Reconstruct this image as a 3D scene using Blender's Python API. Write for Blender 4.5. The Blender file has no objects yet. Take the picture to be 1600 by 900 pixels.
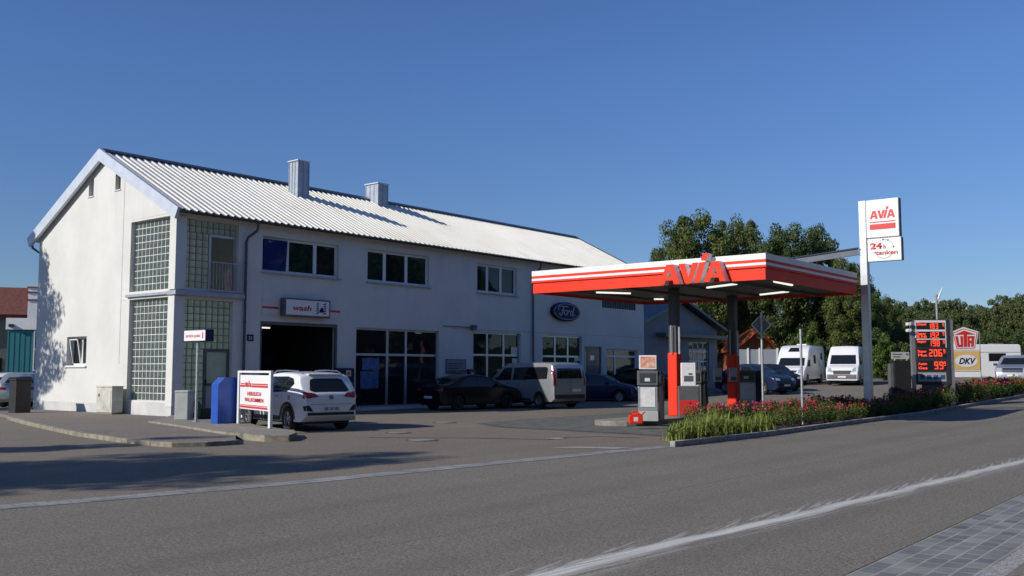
import bpy, bmesh, math, random
import numpy as np
from mathutils import Vector, Matrix
from mathutils.bvhtree import BVHTree
R = math.radians
C = bpy.context.scene.collection
scn = bpy.context.scene

# ------------------------------------------------------------------ camera, sky, sun, exposure
EYE = 1.7
PITCH = math.atan(127/1517.); YAW = R(38.7)
fw = Vector((math.cos(PITCH)*math.cos(YAW), math.cos(PITCH)*math.sin(YAW), math.sin(PITCH)))
rt = Vector((math.sin(YAW), -math.cos(YAW), 0)); up = rt.cross(fw)
cd = bpy.data.cameras.new('camera'); cam = bpy.data.objects.new('camera', cd); C.objects.link(cam)
cd.sensor_width = 36; cd.lens = 1517*36/1600; cd.clip_end = 3000; cd.clip_start = .1
cam.matrix_world = Matrix(((rt.x, up.x, -fw.x, 0), (rt.y, up.y, -fw.y, 0), (rt.z, up.z, -fw.z, EYE), (0, 0, 0, 1)))
scn.camera = cam

SUN_AZ = R(158.0)       # direction TO the sun, counter-clockwise from +X
SUN_EL = R(28.5)
sdir = Vector((math.cos(SUN_EL)*math.cos(SUN_AZ), math.cos(SUN_EL)*math.sin(SUN_AZ), math.sin(SUN_EL)))
wd = bpy.data.worlds.new('World'); scn.world = wd; wd.use_nodes = True
nt = wd.node_tree; bg = nt.nodes['Background']
sky = nt.nodes.new('ShaderNodeTexSky'); sky.sky_type = 'NISHITA'; sky.sun_disc = False
sky.sun_elevation = SUN_EL; sky.sun_rotation = R(90) - SUN_AZ
sky.air_density = 1.0; sky.dust_density = 0.0; sky.ozone_density = 2.6; sky.altitude = 500
gn = nt.nodes.new('ShaderNodeMix'); gn.data_type = 'RGBA'; gn.blend_type = 'MULTIPLY'; gn.inputs[0].default_value = 1; gn.inputs[7].default_value = (.60, .79, 1.13, 1)
tcw = nt.nodes.new('ShaderNodeTexCoord'); sxw = nt.nodes.new('ShaderNodeSeparateXYZ'); nt.links.new(tcw.outputs['Generated'], sxw.inputs[0])
mrw = nt.nodes.new('ShaderNodeMapRange'); mrw.inputs[1].default_value = 0; mrw.inputs[2].default_value = .30; nt.links.new(sxw.outputs[2], mrw.inputs[0])
hz_ = nt.nodes.new('ShaderNodeMix'); hz_.data_type = 'RGBA'; hz_.inputs[6].default_value = (.84, .74, .66, 1); hz_.inputs[7].default_value = (1, 1, 1, 1); nt.links.new(mrw.outputs[0], hz_.inputs[0])   # horizon glare dimmed by tinting the sky colour
g2n = nt.nodes.new('ShaderNodeMix'); g2n.data_type = 'RGBA'; g2n.blend_type = 'MULTIPLY'; g2n.inputs[0].default_value = 1
nt.links.new(sky.outputs[0], gn.inputs[6]); nt.links.new(gn.outputs[2], g2n.inputs[6]); nt.links.new(hz_.outputs[2], g2n.inputs[7]); nt.links.new(g2n.outputs[2], bg.inputs[0]); bg.inputs[1].default_value = 0.099
sl = bpy.data.lights.new('sun', 'SUN'); sl.energy = 4.35; sl.angle = R(.55); sl.color = (1, .94, .85)
so = bpy.data.objects.new('sun', sl); C.objects.link(so)
so.rotation_euler = (-sdir).to_track_quat('-Z', 'Y').to_euler()
vs = scn.view_settings; vs.view_transform = 'Standard'; vs.look = 'None'; vs.gamma = 1; vs.exposure = 0.0
scn.cycles.max_bounces = 6; scn.cycles.transparent_max_bounces = 12; scn.cycles.use_denoising = True
scn.cycles.caustics_reflective = False; scn.cycles.caustics_refractive = False

# ------------------------------------------------------------------ survey helpers: picture measurements turned into metres
KN = [(-400, 0), (38, 0), (95, 1.2), (260, 9), (700, 22)]
def gz(x, y=0):
    for (a, za), (b, zb) in zip(KN, KN[1:]):
        if x <= b: return za + (zb-za)*max(0, x-a)/(b-a)
    return KN[-1][1]
def ray(px, py): return fw*1517. + rt*(px-800) + up*(450-py)
def G(px, py, h=0):
    z = h
    for i in range(25):
        d = ray(px, py); t = (z-EYE)/d.z; P = Vector((0, 0, EYE)) + d*t; z = gz(P.x)+h
    return P
def onY(px, py, Y):
    d = ray(px, py); return Vector((0, 0, EYE)) + d*(Y/d.y)
def onX(px, py, X):
    d = ray(px, py); return Vector((0, 0, EYE)) + d*(X/d.x)
def atf(px, f, py=None):          # a spot f metres ahead in the direction of a picture column
    t = (px-800)/1522.
    x = f*(math.cos(YAW)+t*math.sin(YAW)); y = f*(math.sin(YAW)-t*math.cos(YAW))
    if py is None: return Vector((x, y, gz(x)))
    return Vector((x, y, EYE+(577-py)*f/1522.))

# ------------------------------------------------------------------ object helpers
def tag(o, label=None, cat=None, group=None, kind=None):
    if label: o['label'] = label
    if cat: o['category'] = cat
    if group: o['group'] = group
    if kind: o['kind'] = kind
    return o
def thing(name, label, cat, loc=(0, 0, 0), rz=0, group=None):
    o = bpy.data.objects.new(name, None); C.objects.link(o); o.empty_display_size = .2
    o.location = loc; o.rotation_euler = (0, 0, rz)
    return tag(o, label, cat, group)
def kids(o): return [c for c in bpy.data.objects if c.parent == o]
def copy_tree(o, parent=None):
    c = o.copy(); C.objects.link(c)
    if parent: c.parent = parent
    for ch in kids(o): copy_tree(ch, c)
    return c
class MB:
    def __init__(s): s.v = []; s.f = []
    def add(s, v, f):
        n = len(s.v); s.v += [tuple(p) for p in v]; s.f += [tuple(i+n for i in q) for q in f]; return s
    def box(s, x0, x1, y0, y1, z0, z1):
        return s.add([(x0, y0, z0), (x1, y0, z0), (x1, y1, z0), (x0, y1, z0), (x0, y0, z1), (x1, y0, z1), (x1, y1, z1), (x0, y1, z1)],
                     [(0, 3, 2, 1), (4, 5, 6, 7), (0, 1, 5, 4), (1, 2, 6, 5), (2, 3, 7, 6), (3, 0, 4, 7)])
    def bar(s, a, b, w, h):      # rectangular bar between two points
        a = Vector(a); b = Vector(b); d = (b-a).normalized()
        u = d.cross(Vector((0, 0, 1)))
        if u.length < 1e-4: u = Vector((1, 0, 0))
        u.normalize(); v = u.cross(d)
        vv = [p+u*(i*w/2)+v*(j*h/2) for p in (a, b) for i, j in ((-1, -1), (1, -1), (1, 1), (-1, 1))]
        return s.add(vv, [(0, 1, 2, 3), (7, 6, 5, 4), (0, 4, 5, 1), (1, 5, 6, 2), (2, 6, 7, 3), (3, 7, 4, 0)])
    def tube(s, pts, r, n=10, caps=True):
        pts = [Vector(p) for p in pts]; m = len(pts)
        rs = r if isinstance(r, (list, tuple)) else [r]*m
        vv = []; ff = []; pu = None
        for i, p in enumerate(pts):
            d = (pts[min(i+1, m-1)]-pts[max(i-1, 0)]).normalized()
            if pu is None:
                pu = d.cross(Vector((0, 0, 1)));
                if pu.length < 1e-3: pu = Vector((1, 0, 0))
            pu = (pu-d*pu.dot(d)).normalized(); w = d.cross(pu)
            for k in range(n):
                a = 2*math.pi*k/n; vv.append(p+(pu*math.cos(a)+w*math.sin(a))*rs[i])
        for i in range(m-1):
            for k in range(n):
                ff.append((i*n+k, i*n+(k+1) % n, (i+1)*n+(k+1) % n, (i+1)*n+k))
        if caps: ff += [tuple(range(n))[::-1], tuple((m-1)*n+k for k in range(n))]
        return s.add(vv, ff)
    def lathe(s, prof, n=20, c=(0, 0, 0), axis='z', a0=0):     # prof: (r, h)
        vv = []; ff = []
        for r, h in prof:
            for k in range(n):
                a = 2*math.pi*k/n+a0; x, y = r*math.cos(a), r*math.sin(a)
                p = (x, y, h) if axis == 'z' else ((x, h, y) if axis == 'y' else (h, x, y))
                vv.append((p[0]+c[0], p[1]+c[1], p[2]+c[2]))
        for i in range(len(prof)-1):
            for k in range(n): ff.append((i*n+k, i*n+(k+1) % n, (i+1)*n+(k+1) % n, (i+1)*n+k))
        return s.add(vv, ff)
    def prism(s, poly, a, b, ax='y'):      # polygon in the two other axes, swept along ax from a to b
        n = len(poly)
        def P(u, v, w): return (u, w, v) if ax == 'y' else ((u, v, w) if ax == 'z' else (w, u, v))
        vv = [P(u, v, a) for u, v in poly]+[P(u, v, b) for u, v in poly]
        ff = [tuple(range(n)), tuple(range(2*n-1, n-1, -1))]+[(i, i+n, (i+1) % n+n, (i+1) % n) for i in range(n)]
        return s.add(vv, ff)
    def build(s, name, m, parent=None, smooth=False, bevel=0, world=False, tri=False):
        me = bpy.data.meshes.new(name)
        v = s.v
        if world and parent is not None:
            L = parent.location; v = [(p[0]-L.x, p[1]-L.y, p[2]-L.z) for p in v]
        me.from_pydata(v, [], s.f); me.update()
        bm = bmesh.new(); bm.from_mesh(me)
        bmesh.ops.recalc_face_normals(bm, faces=bm.faces)
        if bevel:
            es = [e for e in bm.edges if len(e.link_faces) == 2 and e.calc_face_angle(0) > .6]
            bmesh.ops.bevel(bm, geom=es, offset=bevel, segments=2, affect='EDGES', profile=.5, clamp_overlap=True)
        bm.to_mesh(me); bm.free()
        if smooth:
            for p in me.polygons: p.use_smooth = True
            try: me.set_sharp_from_angle(angle=R(38))
            except Exception: pass
        me.materials.append(m)
        o = bpy.data.objects.new(name, me); C.objects.link(o)
        if parent is not None: o.parent = parent
        return o

# ------------------------------------------------------------------ materials
def mat(name, col, rough=.6, metal=0, var=.12, vscale=3., bump=0, bscale=60., col2=None, emit=0, spec=.5, coat=0, world=False, vs2=None):
    m = bpy.data.materials.new(name); m.use_nodes = True; t = m.node_tree; N = t.nodes; Lk = t.links
    b = N['Principled BSDF']; b.inputs['Roughness'].default_value = rough; b.inputs['Metallic'].default_value = metal
    b.inputs['Specular IOR Level'].default_value = spec; b.inputs['Coat Weight'].default_value = coat
    tc = N.new('ShaderNodeTexCoord'); src = tc.outputs['Object']
    if world:
        ge = N.new('ShaderNodeNewGeometry'); src = ge.outputs['Position']
    n = N.new('ShaderNodeTexNoise'); n.inputs['Scale'].default_value = vscale; n.inputs['Detail'].default_value = 6; n.inputs['Roughness'].default_value = .65
    if vs2:
        mp = N.new('ShaderNodeMapping'); mp.inputs['Scale'].default_value = vs2; Lk.new(src, mp.inputs[0]); Lk.new(mp.outputs[0], n.inputs[0])
    else: Lk.new(src, n.inputs[0])
    mx = N.new('ShaderNodeMix'); mx.data_type = 'RGBA'
    c = Vector(col[:3]); c2 = Vector(col2[:3]) if col2 else c*(1-var*2)
    c1 = c if col2 else c*(1+var*.6)
    mx.inputs[6].default_value = (*c1, 1); mx.inputs[7].default_value = (*c2, 1)
    rp = N.new('ShaderNodeMapRange'); rp.inputs[1].default_value = .35; rp.inputs[2].default_value = .68
    Lk.new(n.outputs[0], rp.inputs[0]); Lk.new(rp.outputs[0], mx.inputs[0]); Lk.new(mx.outputs[2], b.inputs['Base Color'])
    if emit:
        Lk.new(mx.outputs[2], b.inputs['Emission Color']); b.inputs['Emission Strength'].default_value = emit
    if bump:
        n2 = N.new('ShaderNodeTexNoise'); n2.inputs['Scale'].default_value = bscale; n2.inputs['Detail'].default_value = 4; Lk.new(src, n2.inputs[0])
        bp = N.new('ShaderNodeBump'); bp.inputs['Strength'].default_value = bump; bp.inputs['Distance'].default_value = .02
        Lk.new(n2.outputs[0], bp.inputs['Height']); Lk.new(bp.outputs[0], b.inputs['Normal'])
    return m
def glass(name, tint=(.02, .025, .03), alpha=.45, rough=.02):
    m = bpy.data.materials.new(name); m.use_nodes = True; t = m.node_tree; N = t.nodes; Lk = t.links
    b = N['Principled BSDF']; b.inputs['Roughness'].default_value = rough; b.inputs['Base Color'].default_value = (*tint, 1)
    b.inputs['IOR'].default_value = 1.52
    b.inputs['Alpha'].default_value = alpha
    tc = N.new('ShaderNodeTexCoord'); n = N.new('ShaderNodeTexNoise'); n.inputs['Scale'].default_value = 1.3
    Lk.new(tc.outputs['Object'], n.inputs[0]); bp = N.new('ShaderNodeBump'); bp.inputs['Strength'].default_value = .16; bp.inputs['Distance'].default_value = .02
    Lk.new(n.outputs[0], bp.inputs['Height']); Lk.new(bp.outputs[0], b.inputs['Normal'])
    return m
def leafmat(name, c1, c2, trans=.35, rough=.55):
    m = bpy.data.materials.new(name); m.use_nodes = True; t = m.node_tree; N = t.nodes; Lk = t.links
    b = N['Principled BSDF']; b.inputs['Roughness'].default_value = rough; b.inputs['Specular IOR Level'].default_value = .35
    ge = N.new('ShaderNodeNewGeometry'); n = N.new('ShaderNodeTexNoise'); n.inputs['Scale'].default_value = .45; n.inputs['Detail'].default_value = 3
    tc = N.new('ShaderNodeTexCoord'); Lk.new(tc.outputs['Object'], n.inputs[0])
    a = N.new('ShaderNodeMath'); a.operation = 'MULTIPLY_ADD'; a.inputs[1].default_value = .55
    Lk.new(ge.outputs['Random Per Island'], a.inputs[0])
    sb = N.new('ShaderNodeMath'); sb.operation = 'MULTIPLY_ADD'; sb.inputs[1].default_value = 1.6; sb.inputs[2].default_value = -.55
    Lk.new(n.outputs[0], sb.inputs[0]); Lk.new(sb.outputs[0], a.inputs[2])
    mx = N.new('ShaderNodeMix'); mx.data_type = 'RGBA'; mx.inputs[6].default_value = (*c1, 1); mx.inputs[7].default_value = (*c2, 1)
    Lk.new(a.outputs[0], mx.inputs[0]); Lk.new(mx.outputs[2], b.inputs['Base Color'])
    tr = N.new('ShaderNodeBsdfTranslucent'); Lk.new(mx.outputs[2], tr.inputs[0])
    ms = N.new('ShaderNodeMixShader'); ms.inputs[0].default_value = trans
    Lk.new(b.outputs[0], ms.inputs[1]); Lk.new(tr.outputs[0], ms.inputs[2]); Lk.new(ms.outputs[0], N['Material Output'].inputs[0])
    return m
M = {}
M['plaster'] = mat('wall_plaster', (.69, .69, .655), .85, var=.05, vscale=.5, bump=.25, bscale=35)
def weather(m, k=.16, sc=(1.6, 1.6, .16)):
    t = m.node_tree; N = t.nodes; L = t.links; b = N['Principled BSDF']; src = b.inputs['Base Color'].links[0].from_socket
    ge = N.new('ShaderNodeNewGeometry'); mp = N.new('ShaderNodeMapping'); mp.inputs['Scale'].default_value = sc; L.new(ge.outputs['Position'], mp.inputs[0])
    n = N.new('ShaderNodeTexNoise'); n.inputs['Scale'].default_value = 1.4; n.inputs['Detail'].default_value = 7; n.inputs['Roughness'].default_value = .7; L.new(mp.outputs[0], n.inputs[0])
    n2 = N.new('ShaderNodeTexNoise'); n2.inputs['Scale'].default_value = .5; n2.inputs['Detail'].default_value = 5; L.new(ge.outputs['Position'], n2.inputs[0])
    r1 = N.new('ShaderNodeMapRange'); r1.inputs[1].default_value = .48; r1.inputs[2].default_value = .75; L.new(n.outputs[0], r1.inputs[0])
    r2 = N.new('ShaderNodeMapRange'); r2.inputs[1].default_value = .42; r2.inputs[2].default_value = .66; L.new(n2.outputs[0], r2.inputs[0])
    mu = N.new('ShaderNodeMath'); mu.operation = 'MULTIPLY'; L.new(r1.outputs[0], mu.inputs[0]); L.new(r2.outputs[0], mu.inputs[1])
    k2 = N.new('ShaderNodeMath'); k2.operation = 'MULTIPLY'; k2.inputs[1].default_value = k*2.2; L.new(mu.outputs[0], k2.inputs[0])
    x = N.new('ShaderNodeMix'); x.data_type = 'RGBA'; L.new(k2.outputs[0], x.inputs[0]); L.new(src, x.inputs[6]); x.inputs[7].default_value = (.36, .35, .30, 1); L.new(x.outputs[2], b.inputs['Base Color'])
weather(M['plaster'], .10)
M['plinth'] = mat('plinth_plaster', (.62, .62, .6), .85, var=.08, vscale=1.2, bump=.3, bscale=40)
weather(M['plinth'], .35, (1, 1, .6))
M['plain_white'] = mat('white_paint', (.8, .8, .79), .45, var=.04)
weather(M['plain_white'], .06)
M['frame_white'] = mat('window_frame_white', (.75, .76, .76), .4, var=.03)
M['roof'] = mat('roof_sheet', (.82, .80, .73), .42, var=.10, vscale=.5, col2=(.74, .71, .60))
weather(M['roof'], .22, (2.2, .25, .25))
M['trim'] = mat('zinc_trim', (.62, .67, .75), .42, metal=.15, var=.06)
M['zinc'] = mat('zinc_cladding', (.40, .44, .50), .5, metal=.15, var=.1)
M['darkzinc'] = mat('dark_zinc', (.10, .115, .14), .45, metal=.5, var=.1)
M['soffit'] = mat('soffit_boards', (.32, .27, .2), .7)
M['interior'] = mat('interior_paint', (.22, .21, .2), .9)
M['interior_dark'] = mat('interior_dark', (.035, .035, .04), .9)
M['pane'] = glass('window_pane', alpha=.55)
M['pane_blue'] = glass('window_pane_blue', tint=(.02, .035, .16), alpha=.9)
M['pane_teal'] = glass('window_pane_green', tint=(.015, .035, .035), alpha=.6)
M['block_glass'] = mat('glass_block', (.09, .12, .118), .12, var=.3, vscale=9, col2=(.20, .25, .235))
M['block_glass_front'] = mat('glass_block_front', (.17, .23, .20), .15, var=.3, vscale=7, col2=(.27, .34, .30))
def translucent(m, k, tint):
    t = m.node_tree; N = t.nodes; L = t.links; tr = N.new('ShaderNodeBsdfTranslucent'); tr.inputs[0].default_value = (*tint, 1)
    ms = N.new('ShaderNodeMixShader'); ms.inputs[0].default_value = k; L.new(N['Principled BSDF'].outputs[0], ms.inputs[1]); L.new(tr.outputs[0], ms.inputs[2]); L.new(ms.outputs[0], N['Material Output'].inputs[0])
translucent(M['block_glass'], .5, (.8, .9, .86)); translucent(M['block_glass_front'], .7, (.78, .93, .82))
M['grout'] = mat('glass_block_grout', (.72, .72, .68), .8)
M['grout_dark'] = mat('glass_block_grout_grey', (.25, .28, .27), .8)
M['alu'] = mat('aluminium', (.55, .56, .57), .35, metal=.7, var=.06)
M['galv'] = mat('galvanised_steel', (.50, .52, .54), .45, metal=.5, var=.15, vscale=14)
M['red'] = mat('signal_red', (.84, .040, .012), .5, var=.05, spec=.25)
M['redsign'] = mat('sign_red', (.66, .035, .03), .45, var=.03)
M['white_panel'] = mat('canopy_white', (.82, .82, .82), .35, var=.02)
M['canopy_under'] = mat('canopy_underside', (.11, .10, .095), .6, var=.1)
M['column'] = mat('column_paint', (.05, .052, .06), .5)
M['concrete'] = mat('concrete', (.27, .25, .21), .9, var=.15, vscale=5, bump=.4, bscale=50)
M['kerb'] = mat('kerb_stone', (.29, .265, .20), .9, var=.25, vscale=4, bump=.5, bscale=30)
M['kerb_road'] = mat('road_kerb_stone', (.40, .39, .37), .85, var=.2, vscale=5, bump=.4, bscale=30)
M['blue'] = mat('blue_paint', (.015, .085, .42), .4, var=.08)
M['blackplastic'] = mat('black_plastic', (.02, .02, .022), .5)
M['rubber'] = mat('tyre_rubber', (.018, .018, .019), .8, bump=.3)
M['chrome'] = mat('chrome', (.6, .6, .6), .18, metal=1, var=.02)
M['rim'] = mat('alloy_rim', (.45, .45, .46), .3, metal=.8)
M['darkrim'] = mat('dark_rim', (.07, .07, .075), .35, metal=.6)
M['carwhite'] = mat('car_paint_white', (.78, .79, .80), .22, var=.01, coat=.6)
M['carsilver'] = mat('car_paint_silver', (.40, .42, .44), .25, metal=.5, var=.02, coat=.6)
M['carblack'] = mat('car_paint_black', (.008, .009, .013), .22, var=.02, coat=.1, spec=.25)
M['carblue'] = mat('car_paint_blue', (.012, .022, .06), .24, var=.02, coat=.2, spec=.35)
M['carglass'] = glass('car_glass', tint=(.012, .014, .017), alpha=1, rough=.03)
M['tail'] = mat('tail_lamp_red', (.30, .01, .012), .15, coat=.5)
M['headlamp'] = mat('head_lamp', (.55, .57, .6), .12, metal=.3, coat=.6)
M['numberplate'] = mat('number_plate', (.7, .7, .68), .5, var=.03)
M['black'] = mat('black_lettering', (.015, .015, .018), .6)
M['navy'] = mat('navy_enamel', (.010, .014, .07), .6, spec=.25)
M['led'] = mat('led_digits', (1.0, .07, .035), .5, emit=1.0, var=.02)
M['tube'] = mat('lit_tube', (1, .95, .85), .5, emit=1.0, var=0)
M['tube_dim'] = mat('tube_lamp_housing', (.8, .78, .72), .5, emit=.5, var=0)
M['screen'] = mat('pump_screen', (.05, .055, .06), .15)
M['grey'] = mat('grey_cabinet', (.45, .46, .44), .55, var=.1, vscale=2)
M['cabinet'] = mat('weathered_cabinet', (.56, .55, .48), .7, var=.15, vscale=3, bump=.1)
M['greydark'] = mat('dark_grey_panel', (.12, .125, .13), .5)
M['signblue'] = mat('notice_blue', (.05, .13, .33), .4, var=.25, vscale=5)
M['ad'] = mat('advert_print', (.70, .62, .45), .5, vscale=9, col2=(.62, .05, .03))
M['orange'] = mat('sign_orange', (.78, .50, .18), .45, var=.03)
M['timber'] = mat('timber_boards', (.28, .10, .045), .8, var=.3, vscale=1.2, vs2=(6, 6, .5))
M['rooftile'] = mat('clay_tiles', (.20, .065, .045), .85, var=.3, vscale=6, bump=.6, bscale=14)
M['orangetile'] = mat('orange_clay_tiles', (.55, .13, .05), .8, var=.2, vscale=5, bump=.4, bscale=14)
M['teal'] = mat('teal_cladding', (.03, .20, .22), .5, var=.1, vs2=(4, 4, .2))
M['wallgrey'] = mat('grey_render', (.17, .19, .15), .85)
M['annex'] = mat('annex_cladding', (.17, .20, .24), .6, var=.06)
M['bark'] = mat('bark', (.10, .075, .05), .95, var=.3, vscale=6, bump=.8, bscale=14)
M['soil'] = mat('bed_soil', (.05, .038, .025), .95, var=.4, vscale=9, bump=1, bscale=18)
M['frosted'] = mat('frosted_glass', (.5, .55, .5), .5); translucent(M['frosted'], .5, (.85, .95, .85))
M['curtain'] = mat('window_curtain', (.40, .42, .36), .9, var=.2, vs2=(14, 1, .4))
M['paper'] = mat('paper_notice', (.7, .7, .68), .7, var=.1, vscale=6)
M['leafA'] = leafmat('foliage_green', (.050, .088, .020), (.18, .21, .055), .35)
M['leafB'] = leafmat('foliage_dark_green', (.034, .068, .020), (.12, .155, .042), .35)
M['leafC'] = leafmat('foliage_fresh_green', (.05, .10, .015), (.13, .19, .035), .35)
M['leafD'] = leafmat('foliage_olive', (.05, .08, .026), (.145, .17, .055), .35)
M['rose_leaf'] = leafmat('rose_foliage', (.045, .095, .018), (.16, .22, .045), .4)
M['blade'] = leafmat('lily_blades', (.14, .20, .03), (.42, .46, .13), .4)
M['petal'] = leafmat('rose_petals', (.55, .02, .09), (.90, .16, .30), .3)
M['petal_red'] = leafmat('red_petals', (.40, .02, .02), (.75, .12, .06), .3)

def ground_mat(name, base, light, patch=.10, cracks=True, grass=False, scale=1., speck=.6):
    m = bpy.data.materials.new(name); m.use_nodes = True; t = m.node_tree; N = t.nodes; L = t.links
    b = N['Principled BSDF']; b.inputs['Roughness'].default_value = .88; b.inputs['Specular IOR Level'].default_value = .25
    ge = N.new('ShaderNodeNewGeometry'); P = ge.outputs['Position']
    def noise(sc, det=4, ro=.6, vec=P):
        n = N.new('ShaderNodeTexNoise'); n.inputs['Scale'].default_value = sc; n.inputs['Detail'].default_value = det; n.inputs['Roughness'].default_value = ro
        L.new(vec, n.inputs[0]); return n.outputs[0]
    def mix(f, a, c, mode='MIX'):
        x = N.new('ShaderNodeMix'); x.data_type = 'RGBA'; x.blend_type = mode
        for i, s in ((0, f), (6, a), (7, c)):
            if isinstance(s, (int, float)): x.inputs[i].default_value = s
            elif isinstance(s, tuple): x.inputs[i].default_value = (*s, 1)
            else: L.new(s, x.inputs[i])
        return x.outputs[2]
    def mr(v, a, c, d=0., e=1.):
        x = N.new('ShaderNodeMapRange'); L.new(v, x.inputs[0])
        for i, s in ((1, a), (2, c), (3, d), (4, e)): x.inputs[i].default_value = s
        return x.outputs[0]
    col = mix(mr(noise(.16*scale, 5), .35, .65), base, light)
    mp = N.new('ShaderNodeMapping'); mp.inputs['Scale'].default_value = (.05, .9, 1); L.new(P, mp.inputs[0])
    col = mix(mr(noise(1., 4, .6, mp.outputs[0]), .35, .7, 0, .45), col, tuple(c*.72 for c in base))
    col = mix(mr(noise(1.1, 6), .55, .8, 0, .5), col, tuple(c*.62 for c in base))
    col = mix(mr(noise(95, 2, .8), .42, .62, 0, speck), col, tuple(min(1, c*1.9) for c in light))
    col = mix(mr(noise(60, 2, .8), .55, .66, 0, speck*1.7), col, tuple(c*.35 for c in base))
    col = mix(mr(noise(24, 3, .8), .52, .62, 0, speck*1.1), col, tuple(c*.5 for c in base))
    col = mix(mr(noise(31, 2, .8), .56, .64, 0, speck), col, tuple(min(1, c*1.8) for c in light))
    if cracks:
        w = N.new('ShaderNodeTexVoronoi'); w.feature = 'DISTANCE_TO_EDGE'; w.inputs['Scale'].default_value = .23
        dn = N.new('ShaderNodeTexNoise'); dn.inputs['Scale'].default_value = .9; dn.inputs['Detail'].default_value = 5; L.new(P, dn.inputs[0])
        va = N.new('ShaderNodeVectorMath'); va.operation = 'MULTIPLY_ADD'; va.inputs[1].default_value = (1.6, 1.6, 1.6)
        L.new(dn.outputs[1], va.inputs[0]); L.new(P, va.inputs[2]); L.new(va.outputs[0], w.inputs[0])
        ck = mr(w.outputs[0], .0, .006, 1, 0)
        gt = N.new('ShaderNodeMath'); gt.operation = 'MULTIPLY'; L.new(ck, gt.inputs[0]); L.new(mr(noise(.3, 2), .5, .56), gt.inputs[1])
        col = mix(gt.outputs[0], col, tuple(c*.35 for c in base))
    if grass:
        sx = N.new('ShaderNodeSeparateXYZ'); L.new(P, sx.inputs[0])
        ln = N.new('ShaderNodeVectorMath'); ln.operation = 'LENGTH'; L.new(P, ln.inputs[0])
        col = mix(mr(ln.outputs[1], 104, 108), col, mix(noise(2., 5), (.03, .06, .012), (.08, .11, .03)))
    if patch == 'spill':       # dried white paint spilt along the lane
        sx = N.new('ShaderNodeSeparateXYZ'); L.new(P, sx.inputs[0])
        def ma(op, a, c, d=None):
            x = N.new('ShaderNodeMath'); x.operation = op
            for i, s in enumerate((a, c, d)):
                if s is None: continue
                if isinstance(s, (int, float)): x.inputs[i].default_value = s
                else: L.new(s, x.inputs[i])
            return x.outputs[0]
        line = ma('MULTIPLY_ADD', sx.outputs[0], -.068, 5.37)
        v = ma('SUBTRACT', sx.outputs[1], line)                    # across the spill, + = far side
        rot = N.new('ShaderNodeMapping'); rot.inputs['Rotation'].default_value = (0, 0, R(-9)); L.new(P, rot.inputs[0])
        r2 = N.new('ShaderNodeMapping'); r2.inputs['Scale'].default_value = (.9, 17, 1); L.new(rot.outputs[0], r2.inputs[0])
        feather = noise(1.0, 4, .65, r2.outputs[0])
        r3 = N.new('ShaderNodeMapping'); r3.inputs['Rotation'].default_value = (0, 0, R(5)); L.new(P, r3.inputs[0])
        r4 = N.new('ShaderNodeMapping'); r4.inputs['Scale'].default_value = (.5, 26, 1); L.new(r3.outputs[0], r4.inputs[0])
        along = noise(1.0, 4, .7, r4.outputs[0])
        wob = noise(.5, 2)
        vw = ma('ADD', v, ma('MULTIPLY_ADD', wob, .34, -.17))
        core = mr(ma('ABSOLUTE', vw, 0), .05, .14, 1, 0)
        corem = ma('MULTIPLY', core, mr(along, .34, .52, .35, 1))
        far = ma('MULTIPLY', ma('MULTIPLY', mr(vw, .03, .40, 1, 0), mr(vw, -.02, .03, 0, 1)), mr(feather, .49, .60, 0, .85))
        near = ma('MULTIPLY', ma('MULTIPLY', mr(vw, -.38, .0, 0, 1), mr(vw, -.02, .03, 1, 0)), mr(along, .48, .58, 0, .8))
        tot = ma('MAXIMUM', corem, ma('MAXIMUM', far, near))
        grain = mr(noise(120, 2, .8), .3, .6, .55, 1)
        tot = ma('MULTIPLY', tot, grain)
        col = mix(ma('MULTIPLY', tot, .9), col, (.78, .78, .76))
        for cy_, wd_, kk in ((4.25, .42, .22), (5.95, .40, .20), (7.7, .42, .22), (9.4, .40, .18)):
            tk = mr(ma('ABSOLUTE', ma('ADD', ma('SUBTRACT', sx.outputs[1], cy_), ma('MULTIPLY_ADD', wob, .5, -.25)), 0), wd_*.3, wd_, kk, 0)
            col = mix(ma('MULTIPLY', tk, mr(noise(.6, 4), .3, .6, .4, 1)), col, tuple(c*.66 for c in base))
        seam = mr(ma('ABSOLUTE', ma('ADD', ma('SUBTRACT', sx.outputs[1], 6.9), ma('MULTIPLY_ADD', noise(1.5, 3), .05, -.025)), 0), .004, .012, .6, 0)
        col = mix(seam, col, tuple(c*.45 for c in base))
        col = mix(mr(noise(2.3, 2), .70, .74, 0, .35), col, tuple(c*.4 for c in base))
        # worn traces of older marking
        o = ma('SUBTRACT', sx.outputs[1], 6.45)
        tr = ma('MULTIPLY', mr(ma('ABSOLUTE', o, 0), .02, .09, 1, 0), mr(along, .5, .7, 0, .35))
        tr = ma('MULTIPLY', tr, mr(noise(.35, 2), .45, .6))
        col = mix(tr, col, (.4, .4, .4))
    L.new(col, b.inputs['Base Color'])
    bp = N.new('ShaderNodeBump'); bp.inputs['Strength'].default_value = .45; bp.inputs['Distance'].default_value = .012
    L.new(noise(85, 3, .8), bp.inputs['Height']); L.new(bp.outputs[0], b.inputs['Normal'])
    return m
M['asphalt'] = ground_mat('forecourt_asphalt', (.155, .136, .107), (.205, .180, .143), grass=True, cracks=False)
M['road'] = ground_mat('road_asphalt', (.160, .147, .122), (.200, .184, .154), patch='spill', cracks=False)
M['pavement'] = ground_mat('pavement_asphalt', (.17, .145, .125), (.215, .185, .160), scale=3)
M['palekerb'] = ground_mat('pale_paving', (.27, .27, .26), (.33, .33, .32), cracks=False, scale=4)

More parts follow.
